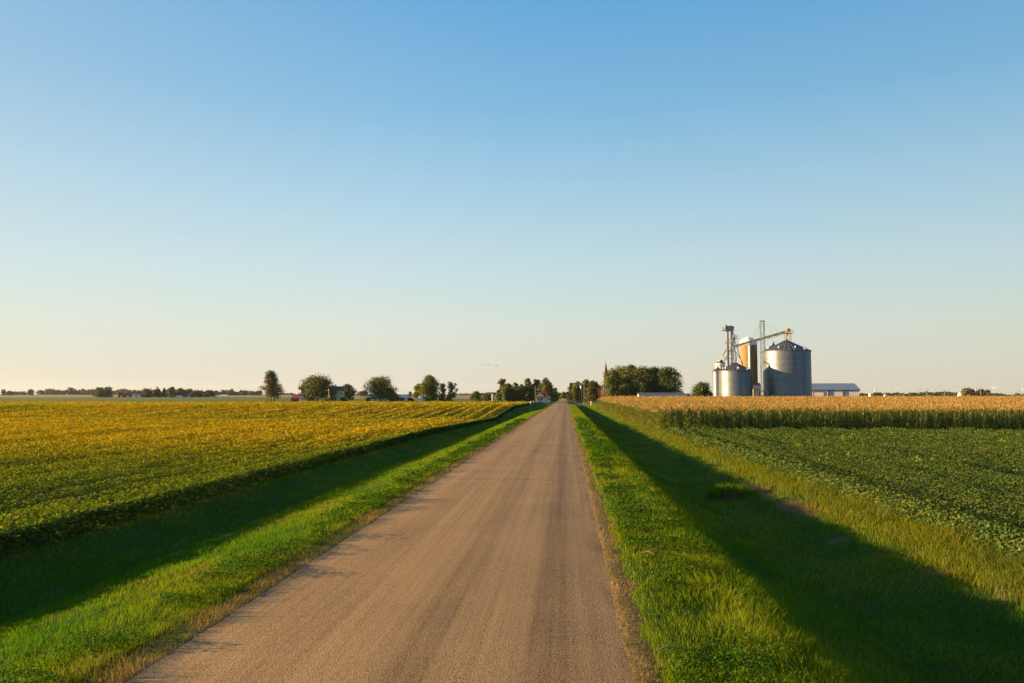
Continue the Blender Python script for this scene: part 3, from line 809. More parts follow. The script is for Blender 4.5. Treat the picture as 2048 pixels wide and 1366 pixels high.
def platform(x0, x1, z, dy=1.25):
    m = MB(); m.box(x0, x1, -dy, dy, z - .06, z); m.build('platform', M['dsteel'], t)
    m = MB()
    for zz in (.55, 1.1):
        for yy_ in (-dy, dy): m.tube((x0, yy_, z + zz), (x1, yy_, z + zz), .03, n=5)
        for xx in (x0, x1): m.tube((xx, -dy, z + zz), (xx, dy, z + zz), .03, n=5)
    for q in range(5):
        xx = x0 + (x1 - x0) * q / 4
        for yy_ in (-dy, dy): m.tube((xx, yy_, z), (xx, yy_, z + 1.1), .03, n=5)
    m.build('railing', M['steel'], t)
platform(E(1443.5, 661)[0], E(1453, 661)[0], E(1450, 661)[2]); platform(E(1464, 677)[0], E(1475, 677)[0], E(1470, 677)[2])
def spout(pts, r=.17):
    m = MB()
    for p, q in zip(pts, pts[1:]): m.tube(p, q, r, n=8)
    m.build('spout', M['galv'], t)
tops = small.location - eb
spout([E(1465, 664), E(1469, 672), E(1466.5, 690), E(1468, 716, -3.5), (tops.x + .25, tops.y, tops.z + shp + .7)])
spout([E(1467, 676), E(1477, 694, 2), E(1497, 737, 7)], .12)
spout([E(1469, 700), E(1480, 716), E(1486, 728)], .11)
spout([E(1455, 690), E(1446, 711), E(1436, 731, 1.5)], .11)
spout([E(1466, 692), E(1452, 714), E(1440, 736, -1.0)], .12)
for (p, q) in (((1453, 700), (1440, 722)), ((1466, 676), (1480, 688)), ((1466, 705), (1475, 690))):
    m = MB(); m.tube(E(*p), E(*q), .05, n=5); m.build('brace', M['steel'], t)
m = MB(); x0 = E(1466.6, HY)[0]
for s in (-.2, .2): m.tube((x0 + s, -.5, 0), (x0 + s, -.5, E(1466, 676)[2]), .03, n=5)
zz = .5
while zz < E(1466, 677)[2]: m.tube((x0 - .2, -.5, zz), (x0 + .2, -.5, zz), .02, n=4); zz += .45
m.build('ladder', M['steel'], t)

# ------------------------------------------------------------------ conveyor
cA = at(1467, 694.5, 265.5); cB = at(1577, 663.5, 262.3)
t = thing('grain_conveyor', Vector((cA.x, cA.y, cA.z)), 'sloping grain conveyor bridge running from the elevator leg up to the biggest bin', 'conveyor')
L = cB - cA; ux = L.normalized(); uy = Vector((0, 1, 0)); uy = (uy - ux * uy.dot(ux)).normalized(); uz = ux.cross(uy)
if uz.z < 0: uz = -uz
P = lambda s, a, b: ux * (s * L.length) + uy * a + uz * b
def obox(m, s0, s1, a0, a1, b0, b1):
    vs = [P(s, a, b) for b in (b0, b1) for (s, a) in ((s0, a0), (s1, a0), (s1, a1), (s0, a1))]
    m.add(vs, [(0, 3, 2, 1), (4, 5, 6, 7), (0, 1, 5, 4), (1, 2, 6, 5), (2, 3, 7, 6), (3, 0, 4, 7)])
m = MB(); obox(m, 0, 1, -.3, .3, -.1, .5); m.build('trough', M['galv'], t)
m = MB()
for a in (-.55, .55):
    for b in (-.42, .62): m.tube(P(0, a, b), P(1, a, b), .06, n=5)
nb = 14
for q in range(nb + 1):
    s = q / nb
    for a in (-.55, .55):
        m.tube(P(s, a, -.42), P(s, a, .62), .045, n=5)
        if q < nb: m.tube(P(s, a, -.42 if q % 2 else .62), P(s + 1 / nb, a, .62 if q % 2 else -.42), .04, n=5)
    m.tube(P(s, -.55, -.42), P(s, .55, -.42), .045, n=5)
m.build('truss', M['steel'], t)
for q in range(8):
    s = .05 + q * .115; m = MB(); obox(m, s, s + .035, -.38, .38, .5, .78); m.build('cover_hood', M['white'], t)
m = MB(); c = P(.985, 0, .3)
m.tube(c - uy * .75, c + uy * .75, .62, n=18); m.box(c.x - .35, c.x + .75, c.y - .95, c.y - .3, c.z - .1, c.z + .75); m.build('drive_motor', M['orange'], t)
m = MB(); m.box(c.x - .9, c.x + 1.6, c.y - 1.3, c.y + 1.3, c.z - .78, c.z - .7); m.build('platform', M['dsteel'], t)
m = MB()
for zz in (-.2, .35):
    for yy_ in (-1.3, 1.3): m.tube((c.x - .9, c.y + yy_, c.z + zz), (c.x + 1.6, c.y + yy_, c.z + zz), .03, n=5)
    m.tube((c.x + 1.6, c.y - 1.3, c.z + zz), (c.x + 1.6, c.y + 1.3, c.z + zz), .03, n=5)
for xx in (-.9, .35, 1.6):
    for yy_ in (-1.3, 1.3): m.tube((c.x + xx, c.y + yy_, c.z - .7), (c.x + xx, c.y + yy_, c.z + .35), .03, n=5)
m.build('railing', M['steel'], t)
roofz = bb.z + bhp - cA.z
for (dx, dy) in ((-.6, -.8), (.9, -.8), (.9, .8), (-.6, .8)):
    m = MB(); gx_ = cA.x + c.x + dx - bb.x; gy_ = cA.y + c.y + dy - bb.y; d = math.hypot(gx_, gy_)
    zr_ = bb.z + bhp - (bhp - bhe) * min(1, d / brad) - cA.z - .1
    m.tube((c.x + dx, c.y + dy, zr_), (c.x + dx, c.y + dy, c.z - .72), .07, n=6); m.build('leg', M['steel'], t)
m = MB(); m.tube((c.x + .2, c.y, c.z - .3), (bb.x - cA.x, bb.y - cA.y, bb.z + bhp + .85 - cA.z), .22, n=8); m.build('drop_spout', M['galv'], t)

# ------------------------------------------------------------------ lattice support tower
YT = 268.0; lb = px_base(1527.3, YT); hw = 3.7 * YT / F; ht = z_at(642.5, YT) - lb.z
t = thing('lattice_tower', lb, 'slender steel lattice tower standing against the left side of the biggest bin', 'tower')
m = MB(); z = 0; s_ = 0; c4 = [(-hw, -hw), (hw, -hw), (hw, hw), (-hw, hw)]
for (x0, y0) in c4: m.tube((x0, y0, 0), (x0, y0, ht), .07, n=6)
while z < ht - .1:
    zn = min(z + 1.55, ht)
    for q in range(4):
        a, b = c4[q], c4[(q + 1) % 4]
        m.tube((a[0], a[1], zn), (b[0], b[1], zn), .03, n=4)
        p, r_ = (a, b) if (s_ + q) % 2 else (b, a); m.tube((p[0], p[1], z), (r_[0], r_[1], zn), .026, n=4)
    z = zn; s_ ^= 1
m.build('frame', M['lattice'], t)
m = MB(); m.box(-hw - .15, hw + .15, -hw - .15, hw + .15, ht + .01, ht + .16); m.build('top_plate', M['dsteel'], t)
for (tx, ty, px, py) in ((-hw, 0, 1500, 683.5), (-hw, 0, 1510, 680.5), (hw, 0, 1563, 667), (hw, 0, 1549, 671)):
    p = at(px, py, 264) - lb; m = MB(); m.tube((tx, ty, ht - .6), p, .03, n=4); m.build('stay_cable', M['steel'], t)

# ------------------------------------------------------------------ stave silo
YC = 277.0; cb = px_base(1498.6, YC); cr0 = 16.6 * YC / F; ch = z_at(690, YC) - cb.z; cd = z_at(674.5, YC) - cb.z
t = thing('stave_silo', cb, 'brown concrete stave silo with white domed top behind the bins', 'silo')
m = MB(); prof = []
z = 0
while z < ch - .1:
    prof += [(cr0, z), (cr0, z + .7), (cr0 + .04, z + .71), (cr0 + .04, z + .77), (cr0, z + .78)]; z += .79
m.lathe(prof + [(cr0, ch)], 56); m.build('wall', M['stave'], t, auto=R(35))
m = MB(); m.lathe([(cr0 + .12, ch - .1)] + [(cr0 * math.cos(a) + .1 * (1 - a), ch + .35 + (cd - ch - .35) * math.sin(a)) for a in np.linspace(0, 1.55, 12)], 40); m.build('dome', M['white_rib'], t, auto=R(40))
m = MB(); a = R(-96); c = Vector((math.cos(a), math.sin(a), 0)) * (cr0 + .15); m.tube((c.x, c.y, 0), (c.x, c.y, ch - .3), .42, n=14); m.build('chute', M['white'], t, smooth=False)
m = MB(); m.lathe([(.4, 0), (.4, .2), (.2, .32), (.02, .34)], 14, (0, 0, cd - .1)); m.build('dome_hatch', M['white_rib'], t)

# small roof-top gear behind the biggest bin: a second bin further back
b2, b2b, b2r, b2e, b2p = grain_bin(1533, 1566, 700, 689, 275.5, 'grain bin standing behind the biggest one, only its roof showing', 0, False)

# ------------------------------------------------------------------ buildings
def gable(name, label, cat, px0, px1, y_eave, y_ridge, Y, depth, wall, roof, rz=0.0, along='x', base=None, group=None, over=.35, overhang=.3, rot_anchor=None):
    """gabled building: ridge along local x ('x') or along depth ('y'); front face toward the camera at local y=0"""
    b = px_base((px0 + px1) / 2, Y)
    w = at(px1, HY, Y).x - at(px0, HY, Y).x
    t = thing(name, b, label, cat, group, rz)
    he = z_at(y_eave, Y) - b.z; hr2 = z_at(y_ridge, Y) - b.z
    if base is not None: he, hr2 = he, hr2
    x0, x1 = -w / 2, w / 2
    m = MB()
    if along == 'x':
        vs = [(x0, 0, -.3), (x1, 0, -.3), (x1, depth, -.3), (x0, depth, -.3), (x0, 0, he), (x1, 0, he), (x1, depth, he), (x0, depth, he), (x0, depth / 2, hr2), (x1, depth / 2, hr2)]
        fs = [(0, 1, 5, 4), (2, 3, 7, 6), (1, 2, 6, 9, 5), (3, 0, 4, 8, 7)]
        m.add(vs, fs); m.build('wall', wall, t)
        sl = (hr2 - he) / (depth / 2); e = overhang; m = MB()
        for sgn in (1, -1):
            yA = -e if sgn == 1 else depth + e; zA = he - e * sl
            vs = [(x0 - e, yA, zA + .03), (x1 + e, yA, zA + .03), (x1 + e, depth / 2, hr2 + .03), (x0 - e, depth / 2, hr2 + .03),
                  (x0 - e, yA, zA + .17), (x1 + e, yA, zA + .17), (x1 + e, depth / 2, hr2 + .19), (x0 - e, depth / 2, hr2 + .19)]
            m.add(vs, [(0, 3, 2, 1), (4, 5, 6, 7), (0, 1, 5, 4), (1, 2, 6, 5), (3, 0, 4, 7)])
        m.build('roof', roof, t)
    else:
        vs = [(x0, 0, -.3), (x1, 0, -.3), (x1, depth, -.3), (x0, depth, -.3), (x0, 0, he), (x1, 0, he), (x1, depth, he), (x0, depth, he), (0, 0, hr2), (0, depth, hr2)]
        m.add(vs, [(0, 1, 5, 8, 4), (2, 3, 7, 9, 6), (1, 2, 6, 5), (3, 0, 4, 7)]); m.build('wall', wall, t)
        sl = (hr2 - he) / (w / 2); e = overhang; m = MB()
        for sgn in (1, -1):
            xA = sgn * (w / 2 + e); zA = he - e * sl
            vs = [(xA, -e, zA + .03), (xA, depth + e, zA + .03), (0, depth + e, hr2 + .03), (0, -e, hr2 + .03), (xA, -e, zA + .17), (xA, depth + e, zA + .17), (0, depth + e, hr2 + .19), (0, -e, hr2 + .19)]
            m.add(vs, [(0, 3, 2, 1), (4, 5, 6, 7), (0, 1, 5, 4), (1, 2, 6, 5), (3, 0, 4, 7)])
        m.build('roof', roof, t)
    return t, b, w, he, hr2
def panel(t, name, x0, x1, z0, z1, y, mat, th=.08, frame=None):
    m = MB(); m.box(x0, x1, y - th, y - .004, z0, z1); o = m.build(name, mat, t)
    if frame:
        m = MB(); e = .11
        m.box(x0 - e, x0, y - th - .03, y - .002, z0 - e, z1 + e); m.box(x1, x1 + e, y - th - .03, y - .002, z0 - e, z1 + e)
        m.box(x0, x1, y - th - .03, y - .002, z1, z1 + e); m.box(x0, x1, y - th - .03, y - .002, z0 - e, z0)
        f_ = m.build('frame', frame, o)
    return o
def side_panel(t, name, x, y0, y1, z0, z1, mat, frame=None, sgn=1):
    m = MB(); m.box(*( (x + .004, x + .07) if sgn > 0 else (x - .07, x - .004)), y0, y1, z0, z1); return m.build(name, mat, t)

# machine shed right of the bins: ridge line along the photo, right end showing its gable slope
t, b, w, he, hr2 = gable('machine_shed', 'long white metal machine shed with blue-grey roof right of the bins', 'shed', 1612, 1717, 779.5, 767, 286, 17, M['white_rib'], M['metalroof'], rz=R(-7))
ribs = MB(); xx = -w / 2 + .3
while xx < w / 2 - .2: ribs.box(xx, xx + .06, -.014, -.002, -.2, he - .4); xx += .6
ribs.build('wall_ribs', M['white_rib'], t)
sx = lambda px: (px - 1664.5) * 286 / F
panel(t, 'overhead_door', sx(1630), sx(1648.5), 0, z_at(784.5, 286) - b.z, -.05, M['white'], .06, M['darktrim'])
for px in (1658.5, 1685.5): panel(t, 'downpipe', sx(px) - .22, sx(px) + .22, 0, he - .2, -.05, M['darktrim'], .15)
panel(t, 'fascia', -w / 2 - .3, w / 2 + .3, he - .38, he - .12, -.3, M['darktrim'], .06)
# little shed between the bins
t, b, w, he, hr2 = gable('feed_shed', 'little white shed with blue roof wedged between two grain bins', 'shed', 1506.5, 1522.5, 777.5, 766.5, 272, 6, M['white'], M['metalroof'])
panel(t, 'door', -.9, .6, 0, he - .5, 0, M['white_rib'], .06, M['darktrim'])
# fan and transition at the foot of the big bin
fx = px_base(1524.5, 259)
t = thing('drying_fan', fx, 'dark drying fan at the foot of the biggest bin', 'fan')
m = MB(); m.lathe([(.75, -.5), (.95, -.45), (.95, .45), (.75, .5)], 20); o = m.build('housing', M['dsteel'], t); o.rotation_euler = (R(90), 0, 0); o.location = (0, 0, 3.5)
m = MB(); m.box(-.5, .5, -.5, .5, 0, 2.7); m.build('stand', M['dsteel'], t)
m = MB(); m.box(.5, 1.9, -.35, .35, 2.9, 3.7); m.build('duct', M['steel'], t)

# low livestock barn behind the corn, left of the bins
t, b, w, he, hr2 = gable('livestock_barn', 'long low barn with grey-blue metal roof showing above the corn', 'barn', 1280, 1372, 793.5, 786, 300, 12, M['white'], M['oldroof'])
for q in range(7): panel(t, 'window', -w / 2 + 1.5 + q * 2.3, -w / 2 + 2.5 + q * 2.3, he - 1.3, he - .6, 0, M['glass'], .05)

# left farmstead: red shed, farmhouse, long pale shed, tank
t, b, w, he, hr2 = gable('red_shed', 'low red shed with a big white sliding door beside the farmhouse', 'shed', 582, 618, 797, 789.5, 436, 11, M['red'], M['red'], overhang=.15)
k_ = 436 / F; sx = lambda px: (px - 600) * k_
m = MB(); m.box(sx(598), sx(617), -.12, -.01, .05, z_at(793.2, 436) - b.z); m.build('sliding_door', M['white'], t)
t, b, w, he, hr2 = gable('farmhouse', 'two-storey tan farmhouse with a dark blue roof beside the spreading tree', 'house', 660, 688, 781, 773.2, 440, 8.5, M['tan'], M['blueroof'], rz=R(24))
k_ = 440 / F
for px in (-10, -3, 8):
    for (z0, z1) in ((1.0, 2.5), (3.9, 5.3)):
        o = panel(t, 'window', px * k_ - .45, px * k_ + .45, z0, z1, 0, M['glass'], .05, M['white'])
panel(t, 'door', 3.2 * k_ - .45, 3.2 * k_ + .45, 0, 2.1, 0, M['white'], .06, M['white'])
for (xa, xb) in ((-w / 2 - .02, -w / 2 + .16), (w / 2 - .2, w / 2 + .02)):
    m = MB(); m.box(xa, xb, -.06, -.005, 0, he - .1); m.build('corner_board', M['white'], t)
m = MB(); m.box(-2.0, -1.4, 3.9, 4.6, hr2 - .4, hr2 + 1.0); m.build('chimney', M['brick'], t)
t, b, w, he, hr2 = gable('pole_barn', 'long pale blue-white shed half hidden behind the round-headed tree', 'shed', 733, 811, 794.5, 789.5, 462, 12, M['white'], M['metalroof'])
for q in range(3): panel(t, 'window', -w / 2 + 1.0 + q * 1.8, -w / 2 + 2.0 + q * 1.8, 1.2, 2.2, 0, M['glass'], .05)
panel(t, 'sliding_door', w / 2 - 3.2, w / 2 - .4, 0, he - .4, 0, M['darktrim'], .08)
tk = px_base(841.5, 448); t = thing('storage_tank', tk, 'upright white tank in front of a leafy two-lobed tree', 'tank')
k_ = 448 / F; th_ = z_at(794, 448) - tk.z
m = MB(); m.lathe([(4.8 * k_, 0), (4.8 * k_, th_ - .2), (4.3 * k_, th_), (.4, th_ + .2)], 28); m.build('tank_shell', M['white'], t, auto=R(40))
m = MB(); m.tube((0, 0, th_ + .2), (0, 0, th_ + .45), .4, n=12); m.build('hatch', M['steel'], t)
m = MB(); m.box(4.9 * k_, 9.5 * k_, .5, 2, 0, th_ * .75); m.build('pump_cabinet', M['metalroof'], t)

# white house by the road
t, b, w, he, hr2 = gable('white_house', 'white gabled house with a front porch beside the road', 'house', 1072.5, 1087, 790.5, 784.3, 420, 9, M['white'], M['blueroof'], along='y')
k_ = 420 / F
m = MB(); m.box(w / 2 + .005, w / 2 + 13 * k_, .6, 8, -.3, he - .1); m.build('wing', M['white'], t)
m = MB(); m.add([(w / 2 - .1, .2, he - .1), (w / 2 + 13 * k_ + .3, .2, he - .1), (w / 2 + 13 * k_ + .3, 4.3, he + 1.6), (w / 2 - .1, 4.3, he + 1.6), (w / 2 + 13 * k_ + .3, 8.4, he - .1), (w / 2 - .1, 8.4, he - .1)], [(0, 1, 2, 3), (3, 2, 4, 5)]); m.build('wing_roof', M['blueroof'], t)
m = MB(); m.add([(-w / 2 - .1, -2.2, 2.55), (w / 2 + 8 * k_, -2.2, 2.55), (w / 2 + 8 * k_, -.02, 3.1), (-w / 2 - .1, -.02, 3.1)], [(0, 1, 2, 3)]); m.box(-w / 2 - .1, w / 2 + 8 * k_, -2.25, -2.1, 2.3, 2.54); m.build('porch_roof', M['blueroof'], t)
for q in range(6):
    xx = -w / 2 + .1 + q * (w + 7.5 * k_) / 5; m = MB(); m.box(xx - .08, xx + .08, -2.15, -1.99, 0, 2.3); m.build('porch_post', M['white'], t)
for xx in (-1.0, 1.0): panel(t, 'window', xx - .4, xx + .4, 3.6, 4.8, 0, M['glass'], .05, M['white'])
for xx in (-1.2, .9): panel(t, 'window', xx - .45, xx + .45, .9, 2.1, 0, M['glass'], .05, M['white'])
panel(t, 'window', w / 2 + 9 * k_, w / 2 + 9 * k_ + .9, .9, 2.1, .6, M['glass'], .05, M['white'])
panel(t, 'door', -.3, .5, 0, 2.0, 0, M['darktrim'], .05)

# church: only the steeple clears the trees
Yc = 600.0; cbp = px_base(1212, Yc); k_ = Yc / F
t = thing('church', cbp, 'church with a tall pointed brown steeple rising over the grove', 'church')
hw = 4.9 * k_; zt = z_at(754, Yc) - cbp.z; za = z_at(722, Yc) - cbp.z
m = MB(); m.box(-hw, hw, -hw, hw, -.3, zt - .01); m.build('tower', M['stone'], t)
m = MB(); m.box(-hw - .35, hw + .35, -hw - .35, hw + .35, zt, zt + .6); m.build('cornice', M['spire'], t)
m = MB(); n8 = 8; vs = [((hw + .1) * 1.08 * math.cos(R(22.5 + 45 * q)), (hw + .1) * 1.08 * math.sin(R(22.5 + 45 * q)), zt + .61) for q in range(8)] + [(0, 0, za)]
m.add(vs, [(q, (q + 1) % 8, 8) for q in range(8)]); m.build('spire', M['spire'], t)
m = MB(); m.tube((0, 0, za - .3), (0, 0, za + 1.6), .06, n=6); m.box(-.5, .5, -.06, .06, za + .9, za + 1.02); m.build('cross', M['dsteel'], t)
m = MB(); m.add([(-5, 3, -.3), (5, 3, -.3), (5, 28, -.3), (-5, 28, -.3), (-5, 3, 7), (5, 3, 7), (5, 28, 7), (-5, 28, 7), (0, 3, 12), (0, 28, 12)], [(0, 1, 5, 8, 4), (2, 3, 7, 9, 6), (1, 2, 6, 5), (3, 0, 4, 7)]); m.build('nave', M['brick'], t)
m = MB(); m.add([(-5.5, 2.9, 6.6), (-5.5, 28.4, 6.6), (0, 28.4, 12.15), (0, 2.9, 12.15), (5.5, 2.9, 6.6), (5.5, 28.4, 6.6)], [(0, 3, 2, 1), (3, 4, 5, 2)]); m.build('roof', M['blueroof'], t)
for q in (-1, 1): panel(t, 'louvre', q * 1.0 - .45, q * 1.0 + .45, zt - 4.2, zt - 1.6, -hw, M['darktrim'], .05)
# far right: white gable barn, tan building, tiny white shed
t, b, w, he, hr2 = gable('white_barn', 'white gable-ended barn beside a round dark tree on the far right horizon', 'barn', 1915, 1921.5, 788, 783.2, 1150, 10, M['white'], M['blueroof'], along='y', rz=R(-28))
panel(t, 'door', -.9, .9, 0, 2.6, 0, M['white_rib'], .06)
t, b, w, he, hr2 = gable('tan_building', 'small tan building with a pale roof just right of the machine shed', 'building', 1741, 1747.5, 788, 786.5, 900, 6, M['tan'], M['stone'])
panel(t, 'door', -.6, .6, 0, 2.1, 0, M['darktrim'], .06)
t, b, w, he, hr2 = gable('far_white_shed', 'tiny white shed in front of the right-hand wood', 'shed', 1769.5, 1773.5, 790.5, 789, 1500, 5, M['white'], M['white_rib'])
# far left farmstead
G1 = 'far farm buildings left of the road'
for (x0, x1, ye, yr, lab, wl_m, rf_m, al, nm) in (
    (236, 249, 789.5, 785.2, 'left one of two red barns by a far twin-crowned tree', 'red', 'brick', 'y', 'red_barn'),
    (250.5, 261, 790.5, 786.2, 'right one of two red barns by a far twin-crowned tree', 'red', 'brick', 'y', 'red_barn'),
    (263.5, 281, 790, 787.5, 'pale low house just right of the two red barns', 'white', 'metalroof', 'x', 'far_house'),
    (346, 361, 793.8, 791.2, 'white low shed under dark trees, left of the small red barn', 'white', 'white', 'x', 'white_shed'),
    (373, 382, 790.5, 787, 'small red barn amid the dark far-left trees', 'red', 'stone', 'y', 'red_barn'),
    (386, 395, 795, 793.8, 'flat white shed near the right end of the far-left trees', 'white', 'white', 'x', 'white_shed'),
    (407.5, 422, 795, 791.8, 'blue-roofed shed at the right end of the far-left trees', 'white', 'metalroof', 'x', 'blue_shed'),
    (440, 453, 791.6, 789.6, 'distant white shed alone between two far tree lines', 'white', 'white_rib', 'x', 'white_shed')):
    Yq = 1300 if x0 < 430 else 1650
    t, b, w, he, hr2 = gable(nm, lab, 'barn' if 'barn' in nm else ('house' if 'house' in nm else 'shed'), x0, x1, ye, yr, Yq, 10, M[wl_m], M[rf_m], along=al, group=G1)
    panel(t, 'door', -1.2, 1.2, 0, min(2.8, he - .4), 0, M['darktrim'] if wl_m == 'white' else M['white'], .1)
for (px, y0, Yq, lab) in ((12, 783, 2300, 'tiny white silo at the left end of the horizon'),):
    b = px_base(px, Yq); t = thing('white_silo', b, lab, 'silo'); h_ = z_at(y0, Yq) - b.z
    m = MB(); m.lathe([(1.6, 0), (1.6, h_ - 1.2)], 16); m.build('wall', M['white'], t, smooth=True)
    m = MB(); m.lathe([(1.65, h_ - 1.2), (1.2, h_ - .4), (.02, h_)], 16); m.build('dome', M['white'], t, smooth=True)

# ------------------------------------------------------------------ trees
TG = np.array([.070, .100, .009]); TY = np.array([.140, .142, .012]); TD = np.array([.034, .058, .007]); TR = np.array([.15, .075, .04]); TO = np.array([.125, .085, .022]); TB = np.array([.04, .065, .03])
def blob_leaves(cl, blobs, n, size, c0, c1, shell=.55):
    """leaves in a set of ellipsoid clumps (cx,cy,cz,rx,ry,rz); each clump has its own tone"""
    vol = np.array([b[3] * b[5] + .2 for b in blobs]); pr = vol / vol.sum()
    idx = RNG.choice(len(blobs), n, p=pr); B = np.array(blobs)[idx]
    d = RNG.normal(0, 1, (n, 3)); d /= np.linalg.norm(d, axis=1)[:, None]
    r = (shell + (1.06 - shell) * RNG.random(n)) * (1 + .12 * RNG.normal(0, 1, n))
    P = B[:, :3] + d * B[:, 3:] * r[:, None]
    tone = RNG.random(len(blobs))[idx]
    col = mix(c0, c1, np.clip(.75 * tone + .35 * RNG.random(n), 0, 1))
    cl.add(leaves(P, size * (.6 + .8 * RNG.random(n)), .9, jitter(col, n, .18, .1), lean=d * .9, upz=.35, fold=.1))
def make_crown(w, h, z0, kind, nb):
    """clump list for a crown of width w between z0 and h"""
    bl = []; ch_ = h - z0
    for q in range(nb):
        u = (q + .5) / nb; z = z0 + ch_ * (.06 + .86 * u)
        if kind == 'round': rr_ = math.sqrt(max(.05, 1 - (2 * u - .92) ** 2 * .85))
        elif kind == 'tall': rr_ = (.55 + .75 * math.sin(math.pi * min(1, (u + .22) / 1.15))) * .72
        elif kind == 'cone': rr_ = max(.12, 1.05 - u)
        elif kind == 'spread': rr_ = (.55 + .55 * math.sin(math.pi * (.25 + .62 * u)))
        elif kind == 'dense': rr_ = math.sqrt(max(.1, 1 - max(0, 2 * u - .9) ** 2 * .8))
        else: rr_ = .8
        a = q * 2.4 + random.uniform(-.5, .5); o_ = rr_ * w * .5 * random.uniform(.25, .72)
        br = w * random.uniform(.15, .30) * (.65 if kind == 'cone' else .9 if kind == 'sparse' else 1) * (.6 + .5 * rr_)
        lim = rr_ * w * .5 - br * (.55 if q % 4 else .2); o_ = min(o_ * (1 if q % 4 else 1.5), max(0, lim))
        bl.append((o_ * math.cos(a), o_ * math.sin(a), min(z, h - br * .6), br, br, br * random.uniform(.6, .95)))
    # a few edge clumps so the outline is uneven
    return bl
def tree(px0, px1, ytop, Y, label, kind='round', c=(TG, TY), z0=.18, name='tree', group=None, nb=None, dens=1.0, trunks=1, shape=None, cat='tree', lean=0, barkm='bark', shell=.5):
    b = px_base((px0 + px1) / 2, Y); wp = px1 - px0; w = wp * Y / F; h = z_at(ytop, Y) - b.z
    t = thing(name, b, label, cat, group)
    nb = nb or int(np.clip(wp * .9, 9, 46))
    bl = make_crown(w, h, h * z0, kind, nb)
    cl = Cloud(); area = wp * (h * F / Y)
    n = int(np.clip(area * 2.8 * dens, 400, 13000)); size = max(.22, 2.1 * Y / F)
    blob_leaves(cl, bl, n, np.full(n, size), c[0], c[1], shell)
    k = max(8, int(n * .05)); d = RNG.normal(0, 1, (k, 3)) # stray sprigs past the clumps
    B = np.array(bl)[RNG.choice(len(bl), k)]; d /= np.linalg.norm(d, axis=1)[:, None]
    cl.add(leaves(B[:, :3] + d * B[:, 3:] * 1.22, np.full(k, size * .8), .9, jitter(mix(c[0], c[1], RNG.random(k)), k, .2), upz=.3))
    cl.build('crown', M['tree'], t)
    m = MB(); r0 = max(.12, w * .028)
    for q in range(trunks):
        xo = 0 if trunks == 1 else (q - (trunks - 1) / 2) * w * .2
        top = Vector((xo * .6, 0, h * .72)); m.tube((xo, 0, -.2), top, r0, r0 * .35, 8)
        for B in random.sample(bl, min(len(bl), 9)):
            f = random.uniform(.3, .75); p = Vector((xo, 0, -.2)).lerp(top, f)
            if B[2] > p.z: m.tube(p, B[:3], r0 * .4 * (1 - f * .5), r0 * .1, 5)
    m.build('trunk', M[barkm], t, smooth=True)
    return t
# left farmstead trees
tree(522, 562, 740.5, 432, 'tall narrow tree clump with three trunks standing alone in the left field', 'tall', (np.array([.085, .085, .022]), np.array([.16, .12, .045])), .1, trunks=3, nb=34, dens=.85, shell=.35)
tree(604, 665, 752, 432, 'spreading tree shading the tan farmhouse and red shed', 'spread', (TD, TY), .16, nb=44, dens=1.25)
tree(598, 616, 768, 447, 'smaller pale tree behind the left side of the farmhouse tree', 'round', (TG, TY), .1)
tree(679, 711, 768, 470, 'rounded dark tree right behind the tan farmhouse', 'round', (TD, TG), .1)
tree(735, 787, 754, 436, 'round-headed tree standing before the long pale shed', 'spread', (TD, TY), .14, nb=38, dens=.95)
tree(771, 789, 774, 441, 'low dark tree hugging the right side of the round-headed tree', 'round', (TD, TD), .05)
tree(827, 848, 765, 458, 'lower left lobe tree behind the white upright tank', 'round', (TG, TY), .06)
tree(840, 877.5, 749.5, 452, 'tall leafy tree behind the white upright tank', 'dense', (TG, TY), .06, nb=36, dens=1.3)
tree(876, 894, 765, 455, 'thin airy tree, left of a pair beside the leafy tank tree', 'sparse', (TG, TO), .2, dens=.42, nb=16)
tree(893, 916, 763.5, 455, 'thin airy tree, right of a pair beside the leafy tank tree', 'sparse', (TG, TO), .2, dens=.42, nb=18)
G2 = 'farmstead shrubs left of the road'
for (x0, x1, yt, Yq, lab) in ((682, 692, 794.5, 436, 'dark shrub at the right corner of the tan farmhouse'), (772, 800, 787, 452, 'brownish shrubs before the right part of the long pale shed'),
    (733, 741, 796, 440, 'small dark shrub left of the round-headed tree'), (876, 890, 789, 450, 'shrub at the foot of the left thin airy tree'), (892, 906, 788, 450, 'shrub at the foot of the right thin airy tree'),
    (942, 963, 782, 520, 'wide dark bush alone on the tan field left of the grove'), (966, 985, 787.5, 500, 'dark bush beside the white post left of the grove'), (814, 827, 796, 470, 'low hedge between pale shed and white tank')):
    tree(x0, x1, yt, Yq, lab, 'dense', (TD, TO if 'brown' in lab else TG), .02, name='shrub', group=G2, cat='shrub')
tree(816, 825, 783, 1500, 'tiny distant tree left of the leafy tank tree', 'round', (TB, TG), .05)
